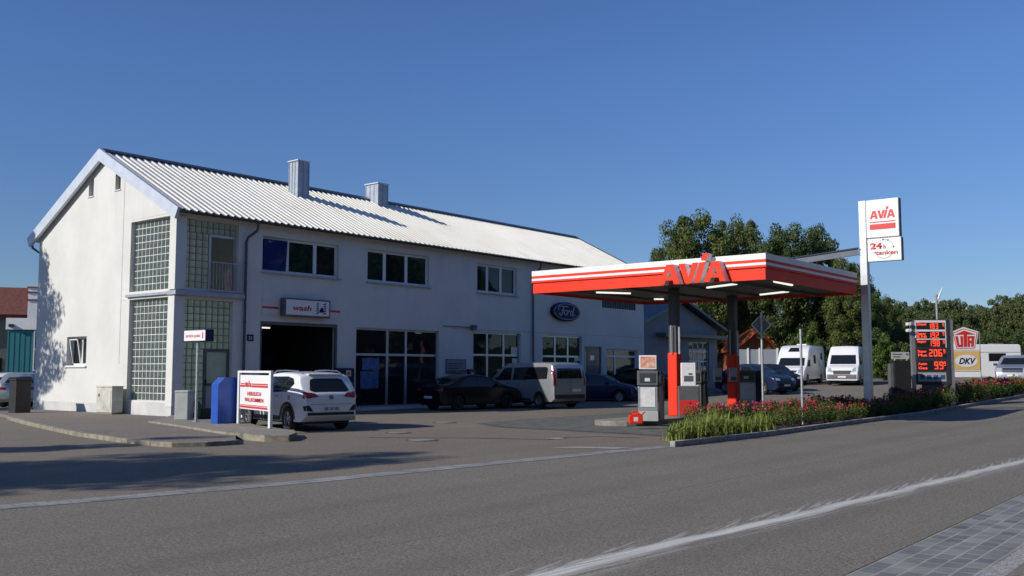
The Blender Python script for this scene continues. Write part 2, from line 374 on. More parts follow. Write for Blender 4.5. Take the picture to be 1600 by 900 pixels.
def brickmat(name, c1, c2, mortar, bw, bh, ms=.012, off=.5, rotz=0):
    m = bpy.data.materials.new(name); m.use_nodes = True; t = m.node_tree; N = t.nodes; L = t.links
    b = N['Principled BSDF']; b.inputs['Roughness'].default_value = .8
    ge = N.new('ShaderNodeNewGeometry'); mp = N.new('ShaderNodeMapping'); mp.inputs['Rotation'].default_value = (0, 0, rotz); L.new(ge.outputs['Position'], mp.inputs[0])
    dn = N.new('ShaderNodeTexNoise'); dn.inputs['Scale'].default_value = 3; L.new(mp.outputs[0], dn.inputs[0])
    va = N.new('ShaderNodeVectorMath'); va.operation = 'MULTIPLY_ADD'; va.inputs[1].default_value = (.03, .03, .0); L.new(dn.outputs[1], va.inputs[0]); L.new(mp.outputs[0], va.inputs[2])
    k = N.new('ShaderNodeTexBrick'); k.inputs['Scale'].default_value = 1; k.inputs['Brick Width'].default_value = bw; k.inputs['Row Height'].default_value = bh
    k.inputs['Mortar Size'].default_value = ms; k.offset = off; k.inputs['Bias'].default_value = 0
    k.inputs[1].default_value = (*c1, 1); k.inputs[2].default_value = (*c2, 1); k.inputs[3].default_value = (*mortar, 1)
    L.new(va.outputs[0], k.inputs[0])
    n = N.new('ShaderNodeTexNoise'); n.inputs['Scale'].default_value = 2.2; n.inputs['Detail'].default_value = 6; L.new(ge.outputs['Position'], n.inputs[0])
    x = N.new('ShaderNodeMix'); x.data_type = 'RGBA'; x.blend_type = 'MULTIPLY'; x.inputs[0].default_value = .8
    rr = N.new('ShaderNodeMapRange'); rr.inputs[1].default_value = .3; rr.inputs[2].default_value = .7; rr.inputs[3].default_value = .6; rr.inputs[4].default_value = 1.2
    L.new(n.outputs[0], rr.inputs[0]); L.new(k.outputs[0], x.inputs[6]); L.new(rr.outputs[0], x.inputs[7]); L.new(x.outputs[2], b.inputs['Base Color'])
    bp = N.new('ShaderNodeBump'); bp.inputs['Distance'].default_value = .01; bp.inputs['Strength'].default_value = .6; bp.invert = True
    L.new(k.outputs[1], bp.inputs['Height']); L.new(bp.outputs[0], b.inputs['Normal'])
    return m
M['cobble'] = brickmat('granite_setts', (.15, .165, .17), (.28, .29, .275), (.36, .35, .30), .26, .165, .011)
M['gutterstone'] = brickmat('gutter_setts', (.26, .26, .26), (.33, .33, .32), (.16, .15, .13), .42, .22, .012, .5, R(5))
M['setts'] = brickmat('forecourt_pavers', (.135, .145, .125), (.17, .175, .15), (.07, .07, .06), .24, .12, .008, .5, R(-4))

# ------------------------------------------------------------------ the setting
XS = [k[0] for k in KN]
def sheet(name, pts, m, h, kind='structure', label=None):
    """pts: closed polygon of (x, y); follows the terrain h metres above it"""
    bm = bmesh.new(); vs_ = [bm.verts.new((p[0], p[1], 0)) for p in pts]; bm.faces.new(vs_)
    for k in XS[1:-1]:
        bmesh.ops.bisect_plane(bm, geom=bm.verts[:]+bm.edges[:]+bm.faces[:], plane_co=(k, 0, 0), plane_no=(1, 0, 0))
    bmesh.ops.triangulate(bm, faces=bm.faces[:])
    for v in bm.verts: v.co.z = gz(v.co.x)+h
    bmesh.ops.recalc_face_normals(bm, faces=bm.faces)
    if sum(f.normal.z for f in bm.faces) < 0: bmesh.ops.reverse_faces(bm, faces=bm.faces[:])
    me = bpy.data.meshes.new(name); bm.to_mesh(me); bm.free(); me.materials.append(m)
    o = bpy.data.objects.new(name, me); C.objects.link(o); o['kind'] = kind
    return o
def slab(name, pts, m, h, kind='structure', down=.05):
    """raised slab with vertical sides"""
    o = sheet(name, pts, m, h, kind); me = o.data
    bm = bmesh.new(); bm.from_mesh(me)
    r = bmesh.ops.extrude_edge_only(bm, edges=[e for e in bm.edges if len(e.link_faces) == 1])
    for v in [g for g in r['geom'] if isinstance(g, bmesh.types.BMVert)]: v.co.z -= h+down
    bmesh.ops.recalc_face_normals(bm, faces=bm.faces); bm.to_mesh(me); bm.free()
    return o
sheet('ground', [(-400, -400), (700, -400), (700, 500), (-400, 500)], M['asphalt'], 0)

def P2(px, py, h=0): p = G(px, py, h); return (p.x, p.y)
far_edge = [(-60, 19.8), (-14, 14.6)] + [P2(*q) for q in ((0, 797), (250, 776), (500, 754), (800, 724), (1055, 699), (1200, 682), (1350, 661), (1480, 642), (1600, 621))]
lx, ly = far_edge[-1]
far_edge += [(lx+40, ly-.6), (lx+150, ly-6)]
road_near = 2.98
sheet('road', far_edge+[(lx+150, -6), (lx+40, road_near-.6), (30, road_near), (-60, road_near)], M['road'], .004)
# granite setts strip and footway on the near side
sheet('cobbled_strip', [(-60, 2.10), (80, 2.10), (80, road_near-.2), (60, road_near-.02), (-60, road_near-.02)], M['cobble'], .008)
sheet('edge_stone', [(-60, 1.93), (80, 1.93), (80, 2.10), (-60, 2.10)], M['palekerb'], .009)
sheet('footpath', [(-60, -2), (80, -2), (80, 1.93), (-60, 1.93)], M['pavement'], .010)
# gutter strip between road and forecourt (left of the flower bed)
ge_ = far_edge[:7]
def offs(line, d):
    out = []
    for i, p in enumerate(line):
        a = Vector(line[max(i-1, 0)]); b = Vector(line[min(i+1, len(line)-1)]); t = (b-a).normalized(); out.append((p[0]-t.y*d, p[1]+t.x*d))
    return out
g2 = offs(ge_, .42)
sheet('gutter_strip', ge_+g2[::-1], M['gutterstone'], .009)
# flower bed kerb
kb = far_edge[6:]
def kerb(name, line, w, h, m, kind='structure'):
    a = line; b = offs(line, w)
    mb = MB(); L1 = []; L2 = []
    for p, q in zip(a, b): L1.append(p); L2.append(q)
    for i in range(len(a)-1):
        n = max(1, int(math.hypot(a[i+1][0]-a[i][0], a[i+1][1]-a[i][1])/1.0))
        n = min(n, 60)
        for k in range(n):
            t0 = k/n; t1 = (k+1)/n-.012/n
            def ip(l, t): return (l[i][0]*(1-t)+l[i+1][0]*t, l[i][1]*(1-t)+l[i+1][1]*t)
            c = [ip(L1, t0), ip(L1, t1), ip(L2, t1), ip(L2, t0)]
            mb.add([(x, y, gz(x)-.03) for x, y in c]+[(x, y, gz(x)+h) for x, y in c], [(0, 3, 2, 1), (4, 5, 6, 7), (0, 1, 5, 4), (1, 2, 6, 5), (2, 3, 7, 6), (3, 0, 4, 7)])
    o = mb.build(name, m, bevel=.012); o['kind'] = kind; return o
kerb('road_kerb', kb, .14, .13, M['kerb_road'])
bed_in = offs(kb, .145)
bx, by = kb[0]
bed_back = [(58, 13.6), (50, 13.9), (46.6, 14.3), (43, 15.2), (38, 14.4), (30, 14.2), (26.6, 13.9), (24, 13.0), (21.5, 11.9)]
slab('flower_bed', bed_in[:-2]+bed_back, M['soil'], .09)
kerb('bed_back_kerb', [(46.9, 14.45), (43.0, 16.9), (42.0, 16.9)][::-1], -.5, .16, M['concrete'])
sheet('bed_lawn', [(lx+.5, ly+.2), (lx+35, ly-.2), (lx+35, ly+3.4), (lx+4, ly+3.2)], M['soil'], .02)
# pavement round the gable corner
pv = [P2(x, y, .1) for x, y in ((20, 651), (60, 661), (130, 675), (200, 684.5), (245, 689), (275, 691), (320, 690), (345, 688.5), (368, 687))]
slab('pavement', pv+[(17.2, 24.0), (18.7, 30.2), (18.75, 42), (17.5, 42)], M['pavement'], .10)
kerb('pavement_kerb', pv, -.16, .105, M['kerb'])
isl = [P2(x, y, .15) for x, y in ((238, 657.5), (285, 664), (330, 671), (362, 675.5), (385, 677), (420, 680), (445, 680), (456, 676), (452, 671.5), (430, 668), (400, 664))]
slab('forecourt_island', isl+[(19.0, 27.0), (21.6, 29.95), (18.85, 29.95)], M['concrete'], .15)
kerb('island_kerb', isl[:9], -.12, .155, M['kerb'])
# paver field by the pumps and the asphalt repair lines
pa = [P2(745, 662), P2(770, 667), P2(1050, 683), (21.0, 12.2), (24, 13.2), (27, 14.1), (38, 14.6), (38, 21), P2(960, 646), P2(820, 655)]
sheet('forecourt_paving', pa, M['setts'], .005)
tar = mat('tar_seam', (.03, .02, .018), .6)
def ribbon(name, pts, w, m, h):
    return sheet(name, offs(pts, w/2)+offs(pts, -w/2)[::-1], m, h)
ribbon('tar_seam', [P2(x, y) for x, y in ((575, 684), (650, 684.5), (740, 684.5), (800, 686), (858, 687), (885, 683.5), (940, 682.5), (1000, 684.5))], .07, tar, .007)
ribbon('tar_seam_fine', [P2(x, y) for x, y in ((752, 662), (790, 668), (900, 673), (1050, 682))], .05, tar, .010)
sheet('repair_patch', [P2(855, 700), P2(900, 698), P2(985, 699.5), P2(960, 702), P2(930, 700.8), P2(890, 700.5)], M['palekerb'], .006)
sheet('drain_plate', [P2(852, 686), P2(866, 684.6), P2(888, 684.8), P2(873, 686.6)], M['palekerb'], .009)
for i, (x, y, r) in enumerate(((622, 676.5, .27), (659, 688, .32), (695, 660.5, .29))):
    p = G(x, y)
    t = thing('manhole_cover', ['pale round manhole cover nearest the white car shadow', 'larger round manhole cover nearest the road, in the dark seam', 'round manhole cover farthest back, near the building shade edge'][i], 'manhole cover', (p.x, p.y, .004), group='manhole covers in the forecourt')
    MB().lathe([(r*1.28, 0), (r*1.28, .008), (r, .008)], 28).build('cover_frame', M['greydark'], t)
    MB().lathe([(r*.98, 0), (r*.98, .012), (.001, .014)], 28).build('lid', M['concrete'], t)

# ------------------------------------------------------------------ lettering
def text_obj(name, s, m, parent, x, z, h, y=-.004, bold=.012, shear=0, align='CENTER', width=None, ext=.002, rot=0, space=1.0):
    cu = bpy.data.curves.new('lettering', 'FONT'); cu.body = s; cu.size = 1; cu.offset = bold; cu.shear = shear
    cu.align_x = align; cu.extrude = 0; cu.resolution_u = 3; cu.space_character = space
    ob = bpy.data.objects.new('tmp', cu); C.objects.link(ob)
    dg = bpy.context.evaluated_depsgraph_get(); me = bpy.data.meshes.new_from_object(ob.evaluated_get(dg))
    bpy.data.objects.remove(ob); bpy.data.curves.remove(cu)
    co = np.array([v.co[:] for v in me.vertices]); k = h/.70
    w0 = co[:, 0].max()-co[:, 0].min(); kx = k if width is None else width/w0
    bm = bmesh.new(); bm.from_mesh(me)
    r = bmesh.ops.extrude_face_region(bm, geom=bm.faces[:])
    for v in [g for g in r['geom'] if isinstance(g, bmesh.types.BMVert)]: v.co.z += 1
    for v in bm.verts:
        X, Y, Z = v.co
        X *= kx; Y *= k
        if rot: X, Y = X*math.cos(rot)-Y*math.sin(rot), X*math.sin(rot)+Y*math.cos(rot)
        v.co = (x+X, y-(ext if Z > .5 else 0), z+Y)
    bmesh.ops.recalc_face_normals(bm, faces=bm.faces)
    bm.to_mesh(me); bm.free(); me.name = name; me.materials.clear(); me.materials.append(m)
    o = bpy.data.objects.new(name, me); C.objects.link(o); o.parent = parent
    return o
# block capitals A V I A of the fuel sign, unit height
LA = ([(0, 0), (.24, 0), (.30, .2), (.62, .2), (.67, 0), (.93, 0), (.66, 1), (.34, 1)], [(.36, .40), (.56, .40), (.47, .78)])
LV = [(0, 1), (.27, 1), (.42, .32), (.60, 1), (.86, 1), (.54, 0), (.26, 0)]
LI = [(0, 0), (.26, 0), (.52, 1.0), (.27, 1.0)]
LD = [(.31, 1.08), (.57, 1.08), (.66, 1.42), (.40, 1.42)]
def ring_fill(outer, hole):
    """triangulated polygon with one hole"""
    bm = bmesh.new(); es = []
    for lp in (outer, hole):
        vv = [bm.verts.new((u, v, 0)) for u, v in lp]
        es += [bm.edges.new((vv[i], vv[(i+1) % len(vv)])) for i in range(len(vv))]
    bmesh.ops.triangle_fill(bm, use_beauty=True, edges=es)
    bm.verts.index_update()
    v = [tuple(w.co[:2]) for w in bm.verts]; f = [tuple(w.index for w in q.verts) for q in bm.faces]; bm.free()
    return v, f
def avia_letters(x, z, h, y0, y1, gap=.03, sx=1.0, rise=0.):
    """front at y0 (towards -y), back at y1; faces and sides as two builders"""
    fr = MB(); sd = MB(); cx = x
    def put(poly, hole=None):
        T = lambda u, v: (cx+u*h*sx, z+v*h+rise*(cx+u*h*sx-x))
        loops = [poly]+([hole] if hole else [])
        if hole:
            v, f = ring_fill(poly, hole)
            fr.add([(T(a, b)[0], y0, T(a, b)[1]) for a, b in v], f)
        else:
            fr.add([(T(a, b)[0], y0, T(a, b)[1]) for a, b in poly], [tuple(range(len(poly)))])
        for lp in loops:
            n = len(lp)
            sd.add([(T(a, b)[0], y0+.001, T(a, b)[1]) for a, b in lp]+[(T(a, b)[0], y1, T(a, b)[1]) for a, b in lp], [(i, (i+1) % n, (i+1) % n+n, i+n) for i in range(n)])
    put(*LA); cx += (.93+gap-.06)*h*sx
    put(LV); cx += (.62+gap)*h*sx
    put(LI); put(LD); cx += (.40+gap)*h*sx
    put(*LA)
    return fr, sd, cx+.93*h*sx-x
SEG = {'0': 'abcdef', '1': 'bc', '2': 'abged', '3': 'abgcd', '4': 'fgbc', '5': 'afgcd', '6': 'afgedc', '7': 'abc', '8': 'abcdefg', '9': 'abcdfg'}
def digits(mb, s, x, z, h, y=-.006):
    w = h*.52; t = h*.15
    for ch in s:
        for g in SEG[ch]:
            r = {'a': (t*.3, w-t*.3, h-t, h), 'd': (t*.3, w-t*.3, 0, t), 'g': (t*.5, w-t*.5, h/2-t/2, h/2+t/2), 'b': (w-t, w, h/2+t*.1, h-t*.3), 'c': (w-t, w, t*.3, h/2-t*.1), 'f': (0, t, h/2+t*.1, h-t*.3), 'e': (0, t, t*.3, h/2-t*.1)}[g]
            mb.box(x+r[0], x+r[1], y, y+.003, z+r[2], z+r[3])
        x += w*1.28
    return x

# ------------------------------------------------------------------ main building
X0, Y0, X1, Y1 = 18.82, 30.0, 50.0, 40.0
ZE, ZR, YR = 7.18, 9.80, 35.05
bld = thing('service_building', 'long white two-storey garage building with ribbed metal gable roof', 'building', (X0, Y0, 0))
def wall_rects(u0, u1, z0, z1, holes):
    us = sorted({u0, u1, *[h[0] for h in holes], *[h[1] for h in holes]}); zs = sorted({z0, z1, *[h[2] for h in holes], *[h[3] for h in holes]})
    out = []
    for a, b in zip(us, us[1:]):
        for c, d in zip(zs, zs[1:]):
            um, zm = (a+b)/2, (c+d)/2
            if not any(h[0] < um < h[1] and h[2] < zm < h[3] for h in holes): out.append((a, b, c, d))
    return out
def wall(mb, axis, w0, w1, u0, u1, z0, z1, holes):
    """wall with openings; outer plane at w0, inner at w1, u along the wall"""
    def P(u, w, z): return (u, w, z) if axis == 'y' else (w, u, z)
    for a, b, c, d in wall_rects(u0, u1, z0, z1, holes):
        for w in (w0, w1): mb.add([P(a, w, c), P(b, w, c), P(b, w, d), P(a, w, d)], [(0, 1, 2, 3)])
    for a, b, c, d in holes:
        mb.add([P(a, w0, c), P(b, w0, c), P(b, w0, d), P(a, w0, d), P(a, w1, c), P(b, w1, c), P(b, w1, d), P(a, w1, d)], [(0, 1, 5, 4), (1, 2, 6, 5), (2, 3, 7, 6), (3, 0, 4, 7)])
    for z in (z0, z1): mb.add([P(u0, w0, z), P(u1, w0, z), P(u1, w1, z), P(u0, w1, z)], [(0, 1, 2, 3)])
    for u in (u0, u1): mb.add([P(u, w0, z0), P(u, w1, z0), P(u, w1, z1), P(u, w0, z1)], [(0, 1, 2, 3)])
fX = lambda px: onY(px, 500, Y0).x
FH = dict(
    bay_up=(19.22, 21.38, 4.55, 7.0), bay_lo=(19.22, 21.2, .19, 4.15),
    w1=(22.44, 26.19, 5.37, 6.72), w2=(27.77, 31.51, 5.37, 6.74), w3=(34.8, 37.84, 5.36, 6.73),
    garage=(22.41, 26.19, .02, 3.5), s1=(27.19, 32.19, .12, 3.42), s2=(34.54, 38.14, .25, 3.47), s3=(39.96, 43.51, .25, 3.47),
    door=(43.75, 45.45, .05, 2.95), s4=(45.95, 49.24, .39, 2.84),
    v1=(39.7, 40.7, 5.66, 5.74), v2=(41.9, 42.9, 5.66, 5.74), louv=(45.5, 49.1, 5.15, 5.75))
GH = dict(gu=(30.42, 32.97, 4.50, 7.07), gl=(30.42, 32.93, .60, 4.22), win=(36.25, 37.75, 1.92, 3.25))
# small gable windows and side window measured on the gable plane
q = onX(105, 527, X0); q2 = onX(134, 571, X0); GH['win'] = (q2.y, q.y, q2.z, onX(119, 526, X0).z)
for k, (xa, ya, xb, yb) in dict(g1=(139.5, 279, 146, 306), g2=(181, 268, 188.5, 295.5)).items():
    a = onX(xa, ya, X0); b = onX(xb, yb, X0); GH[k] = (b.y, a.y, b.z, a.z)
mb = MB()
wall(mb, 'y', Y0, Y0+.3, X0, X1, 0, ZE-.02, list(FH.values()))
gh = [h for k, h in GH.items() if k not in ('g1', 'g2')]
wall(mb, 'x', X0, X0+.3, Y0+.001, Y1, 0, ZE-.02, gh)
mb.box(X1-.3, X1, Y0+.3, Y1, 0, ZE); mb.box(X0+.3, X1, Y1-.3, Y1, 0, ZE)
# gable triangle with its two slots
sl_ = (ZR-ZE)/(YR-Y0)
def gable_tri(mb, xa, xb, holes):
    ys = sorted({Y0+.001, YR, Y1, *[h[0] for h in holes], *[h[1] for h in holes]})
    top = lambda y: ZE+(ZR-ZE)*(1-abs(y-YR)/(YR-Y0 if y < YR else Y1-YR))-.03
    for a, b in zip(ys, ys[1:]):
        hs = [h for h in holes if h[0] <= a and h[1] >= b]
        parts = [(ZE-.02, ZE-.02, top(a), top(b))]
        if hs: h = hs[0]; parts = [(ZE-.02, ZE-.02, h[2], h[2]), (h[3], h[3], top(a), top(b))]
        for z0a, z0b, z1a, z1b in parts:
            for x in (xa, xb): mb.add([(x, a, z0a), (x, b, z0b), (x, b, z1b), (x, a, z1a)], [(0, 1, 2, 3)])
    for a, b, c, d in holes: mb.add([(xa, a, c), (xa, b, c), (xa, b, d), (xa, a, d), (xb, a, c), (xb, b, c), (xb, b, d), (xb, a, d)], [(0, 1, 5, 4), (1, 2, 6, 5), (2, 3, 7, 6), (3, 0, 4, 7)])
gable_tri(mb, X0, X0+.3, [GH['g1'], GH['g2']]); gable_tri(mb, X1, X1-.3, [])
mb.build('wall', M['plaster'], bld, world=True)
# corner pilasters and ledges stand a little proud
mb = MB(); mb.box(X0-.05, X0+.36, Y0-.05, Y0+.34, .42, 4.24).box(X0-.05, X0+.36, Y0-.05, Y0+.34, 4.46, 7.05)
mb.build('corner_pilaster', M['plaster'], bld, bevel=.01, world=True)
mb = MB(); mb.box(X0-.012, X0, Y0+.36, Y0+3.35, 0, .55).box(X0-.012, X0, Y0+3.4, Y1-.002, 0, .45).box(X0-.06, X0+.37, Y0-.06, Y0+.35, 0, .415)
mb.build('plinth', M['plinth'], bld, world=True)
mb = MB(); mb.box(X0-.10, X0-.002, Y0+.34, Y0+3.06, 4.30, 4.40).box(X0-.1, X0+2.75, Y0-.18, Y0-.06, 4.27, 4.43).box(X0-.1, X0-.052, Y0-.06, Y0+.34, 4.27, 4.43)
mb.build('floor_ledge', M['zinc'], bld, bevel=.01, world=True)
MB().box(X0-.006, X0, Y0+3.5, Y0+3.52, 1.9, 9.0).box(X0-.004, X0, Y0+3.2, Y0+3.498, 4.2, 4.215).build('joint_strip', M['zinc'], bld, world=True)
MB().box(33.0, 39.0, Y0-.012, Y0, 3.56, 3.585).build('joint_strip', M['zinc'], bld, world=True)
MB().box(39.25, 49.9, Y0-.012, Y0, 3.56, 3.585).build('joint_strip', M['zinc'], bld, world=True)
# roof: trapezoidal sheet, both slopes
def roof_sheet(xa, xb, ya, za, yb, zb, pitch=.30, hh=.042):
    mb = MB(); nrm = Vector((0, -(zb-za), (yb-ya))).normalized()
    if nrm.z < 0: nrm = -nrm
    x = xa; prof = []
    while x < xb-.01:
        for dx, h in ((0, 0), (.145, 0), (.17, hh), (.245, hh), (.27, 0)): prof.append((min(x+dx, xb), h))
        x += pitch
    prof.append((xb, 0)); n = len(prof); vv = []
    for (y, z) in ((ya, za), (yb, zb)):
        for px, h in prof: vv.append((px, y+nrm.y*h, z+nrm.z*h))
    f = [(i, i+1, n+i+1, n+i) for i in range(n-1)]
    # underside
    for (y, z) in ((ya, za), (yb, zb)):
        vv += [(xa, y-nrm.y*.12, z-nrm.z*.12), (xb, y-nrm.y*.12, z-nrm.z*.12)]
    f.append((2*n, 2*n+1, 2*n+3, 2*n+2))
    return mb.add(vv, f)
RX0, RX1 = X0-.22, X1+.25
eF = (Y0-.32, ZE+.20-.32*sl_+.0)     # front eave
eB = (Y1+.55, ZE+.20-.62*sl_)
ridge = (YR, ZE+.20+(YR-Y0)*sl_)
rf = roof_sheet(RX0+.05, RX1, eF[0], eF[1], ridge[0], ridge[1]); rf.build('roof', M['roof'], bld, world=True)
roof_sheet(RX0+.05, RX1, eB[0], eB[1], ridge[0]+.003, ridge[1]).build('roof', M['roof'], bld, world=True)
# bargeboards: deep pale metal verge on the gable
def verge(xa, xb):
    mb = MB()
    for (y, z), sgn in ((eF, 1), (eB, -1)):
        d = (Vector((0, ridge[0], ridge[1]))-Vector((0, y, z))).normalized(); n = Vector((0, -d.z, d.y));
        if n.z < 0: n = -n
        a = Vector((0, y, z))-d*.06; b = Vector((0, ridge[0], ridge[1]))
        t_, l_ = .075, .34
        # plumb cut at the ridge
        pts = [a+n*t_, Vector((0, b.y, b.z+t_/n.z)), Vector((0, b.y, b.z-l_/n.z)), a-n*l_]
        vv = [(xa, p.y, p.z) for p in pts]+[(xb, p.y, p.z) for p in pts]
        mb.add(vv, [(0, 1, 2, 3), (7, 6, 5, 4), (0, 4, 5, 1), (2, 6, 7, 3), (0, 3, 7, 4)])
    return mb
verge(RX0-.02, RX0+.10).build('bargeboard', M['trim'], bld, world=True)
verge(RX1-.02, RX1+.08).build('bargeboard', M['darkzinc'], bld, world=True)
MB().prism([(ridge[0]-.22, ridge[1]-.05), (ridge[0]-.2, ridge[1]+.0), (ridge[0], ridge[1]+.125), (ridge[0]+.2, ridge[1]+.0), (ridge[0]+.22, ridge[1]-.05)], RX0+.12, RX1-.05, 'x').build('ridge_cap', M['darkzinc'], bld, world=True)
# soffit + front gutter + downpipes
MB().add([(X0+.002, Y0, ZE-.01), (X1, Y0, ZE-.01), (X1, eF[0], ZE-.03), (X0+.002, eF[0], ZE-.03)], [(0, 1, 2, 3)]).build('soffit', M['soffit'], bld, world=True)
gy, gzz = eF[0]-.05, eF[1]-.03
mb = MB(); n = 9; vv = []; ff = []
for x in (RX0+.1, RX1-.05):
    for k in range(n):
        a = math.pi+math.pi*k/(n-1); vv.append((x, gy+.085*math.cos(a), gzz+.085*math.sin(a)))
    for k in range(n):
        a = 2*math.pi-math.pi*k/(n-1); vv.append((x, gy+.075*math.cos(a), gzz+.075*math.sin(a)))
m2 = 2*n; ff = [(i, (i+1) % m2, (i+1) % m2+m2, i+m2) for i in range(m2)]+[tuple(range(m2)), tuple(range(2*m2-1, m2-1, -1))]
mb.add(vv, ff).box(RX0+.1, RX1-.05, eF[0]-.02, eF[0]+.03, ZE-.05, eF[1]-.005).build('gutter', M['darkzinc'], bld, smooth=True, world=True)
for x in (21.95, 39.35):
    mb = MB(); xo = x-.30
    mb.tube([(x, gy, gzz-.05), (x, gy, gzz-.25), (x-.02, gy+.05, gzz-.38), (xo+.03, Y0-.16, gzz-.62), (xo, Y0-.09, gzz-.78), (xo, Y0-.09, .1)], .05, 10)
    for z in (5.6, 3.4, 1.4): mb.lathe([(.062, 0), (.062, .06)], 10, (xo, Y0-.09, z))
    mb.build('downpipe', M['darkzinc'], bld, smooth=True, world=True)
mb = MB(); mb.tube([(X0-.1, Y1+.42, 6.9), (X0-.1, Y1+.4, 6.7), (X0+.1, Y1+.1, 6.45), (X0+.1, Y1+.08, .1)], .05, 8).build('downpipe', M['darkzinc'], bld, smooth=True, world=True)
# chimneys
def roofz(y): return eF[1]+(y-eF[0])*sl_
for (px0, px1, ytop, ybot, yy, w, dd) in ((453, 484, 249, 302, 33.8, .62, .58), (569, 607, 284, 312, 34.75, .66, .85)):
    a = onY(px0+10, ytop+5, yy-dd/2); b = onY((px0+px1)/2+8, ybot, yy-dd/2)
    cxl = onY(px1-14, ytop+5, yy-dd/2).x
    top = onY(px1-8, ytop+4, yy-dd/2).z
    xr = onY(px1-1, ytop+10, yy-dd/2).x; xl = xr-w
    mb = MB(); mb.box(xl, xr, yy-dd/2, yy+dd/2, roofz(yy-dd/2)-.1, top)
    for k in (.0, .5, 1.0):
        x = xl+(xr-xl)*k; mb.box(x-.012, x+.012, yy-dd/2-.025, yy-dd/2-.001, roofz(yy-dd/2)+.02, top-.03)
    for k in (.33, .66, 1.0):
        y = yy-dd/2+dd*k; mb.box(xl-.025, xl-.001, y-.012, y+.012, roofz(y)+.02, top-.03)
    ch = mb.build('chimney', M['zinc'], bld, world=True)
    MB().box(xl-.06, xr+.06, yy-dd/2-.06, yy+dd/2+.06, top, top+.05).build('chimney_cap', M['trim'], ch)
    kids(ch)[0].location = (-X0, -Y0, 0)
# windows
def window(x0, x1, z0, z1, mull, transoms=(), depth=.13, fwid=.10, frame='frame_white', pane='pane', sill=True, panes=None, parent=None, name='window'):
    mb = MB(); y = Y0+depth; f = fwid
    mb.box(x0, x1, y, y+.07, z0, z0+f).box(x0, x1, y, y+.07, z1-f, z1).box(x0, x0+f, y, y+.07, z0+f, z1-f).box(x1-f, x1, y, y+.07, z0+f, z1-f)
    for m_ in mull: mb.box(m_-f*.8, m_+f*.8, y-.005, y+.065, z0+f, z1-f)
    xs = [x0+f]+[m_ for m_ in mull]+[x1-f]
    for tz, ta, tb in transoms: mb.box(ta, tb, y-.003, y+.06, tz-f*.6, tz+f*.6)
    w = mb.build(name, M[frame], bld, world=True)
    for i, (a, b) in enumerate(zip(xs, xs[1:])):
        mk = panes[i] if panes else pane
        zs = [z0+f]+sorted({t[0] for t in transoms if t[1] <= a+.2 and t[2] >= b-.2})+[z1-f]
        for c, d in zip(zs, zs[1:]):
            p = MB().box(a, b, y+.03, y+.04, c, d).build('pane', M[mk], w); p.location = (-X0, -Y0, 0)
    if sill:
        s_ = MB().box(x0-.06, x1+.08, Y0-.10, Y0+depth-.003, z0-.06, z0-.004).build('sill', M['zinc'], w); s_.location = (-X0, -Y0, 0)
    return w
fxs = lambda *p: [fX(q) for q in p]
w1 = window(*FH['w1'], fxs(450, 493.5), panes=['pane_blue', 'pane_teal', 'pane'])
MB().add([(22.52, Y0+.10, 5.46), (23.62, Y0+.10, 5.46), (23.62, Y0+.02, 6.62), (22.52, Y0+.02, 6.62), (22.52, Y0+.13, 5.46), (23.62, Y0+.13, 5.46), (23.62, Y0+.05, 6.62), (22.52, Y0+.05, 6.62)],
         [(0, 1, 2, 3), (7, 6, 5, 4), (0, 4, 5, 1), (1, 5, 6, 2), (2, 6, 7, 3), (3, 7, 4, 0)]).build('tilted_sash', M['pane_blue'], bld, world=True)
window(*FH['w2'], fxs(603, 637), panes=['pane_teal', 'pane', 'pane_teal'])
window(*FH['w3'], fxs(764, 785), panes=['pane', 'pane', 'pane'])
zt = onY(620, 554.5, Y0).z
window(*FH['s1'], fxs(608.5, 637.5), [(zt, FH['s1'][0], FH['s1'][1])], frame='alu', sill=False, depth=.12, fwid=.08)
window(*FH['s2'], fxs(764, 789.5), [(onY(780, 555, Y0).z, FH['s2'][0], FH['s2'][1])], frame='alu', sill=False, depth=.12, fwid=.08)
window(*FH['s3'], fxs(869.5, 889.5), [(onY(880, 557, Y0).z, FH['s3'][0], FH['s3'][1])], frame='alu', sill=False, depth=.12, fwid=.08)
window(*FH['s4'], fxs(963,), [(onY(975, 557, Y0).z, FH['s4'][0], FH['s4'][1])], frame='frame_white', sill=True, depth=.12, fwid=.09)
dr = MB().box(FH['door'][0], FH['door'][1], Y0+.08, Y0+.14, FH['door'][2], FH['door'][3]).build('door', M['carblue'], bld, world=True)
p = MB().box(43.85, 43.89, Y0+.02, Y0+.05, .5, 2.7).box(44.4, 44.8, Y0+.07, Y0+.075, 2.2, 2.45).build('handle', M['alu'], dr); p.location = (-X0, -Y0, 0)
for k in ('v1', 'v2', 'louv'):
    h = FH[k]; mb = MB(); z = h[2]
    mb.box(h[0], h[1], Y0+.15, Y0+.16, h[2], h[3])
    n = 14 if k == 'louv' else 0
    for i in range(n+1):
        x = h[0]+(h[1]-h[0])*i/max(1, n); mb.box(x-.02, x+.02, Y0+.03, Y0+.10, h[2], h[3])
    mb.build('vent_grille', M['greydark'], bld, world=True)
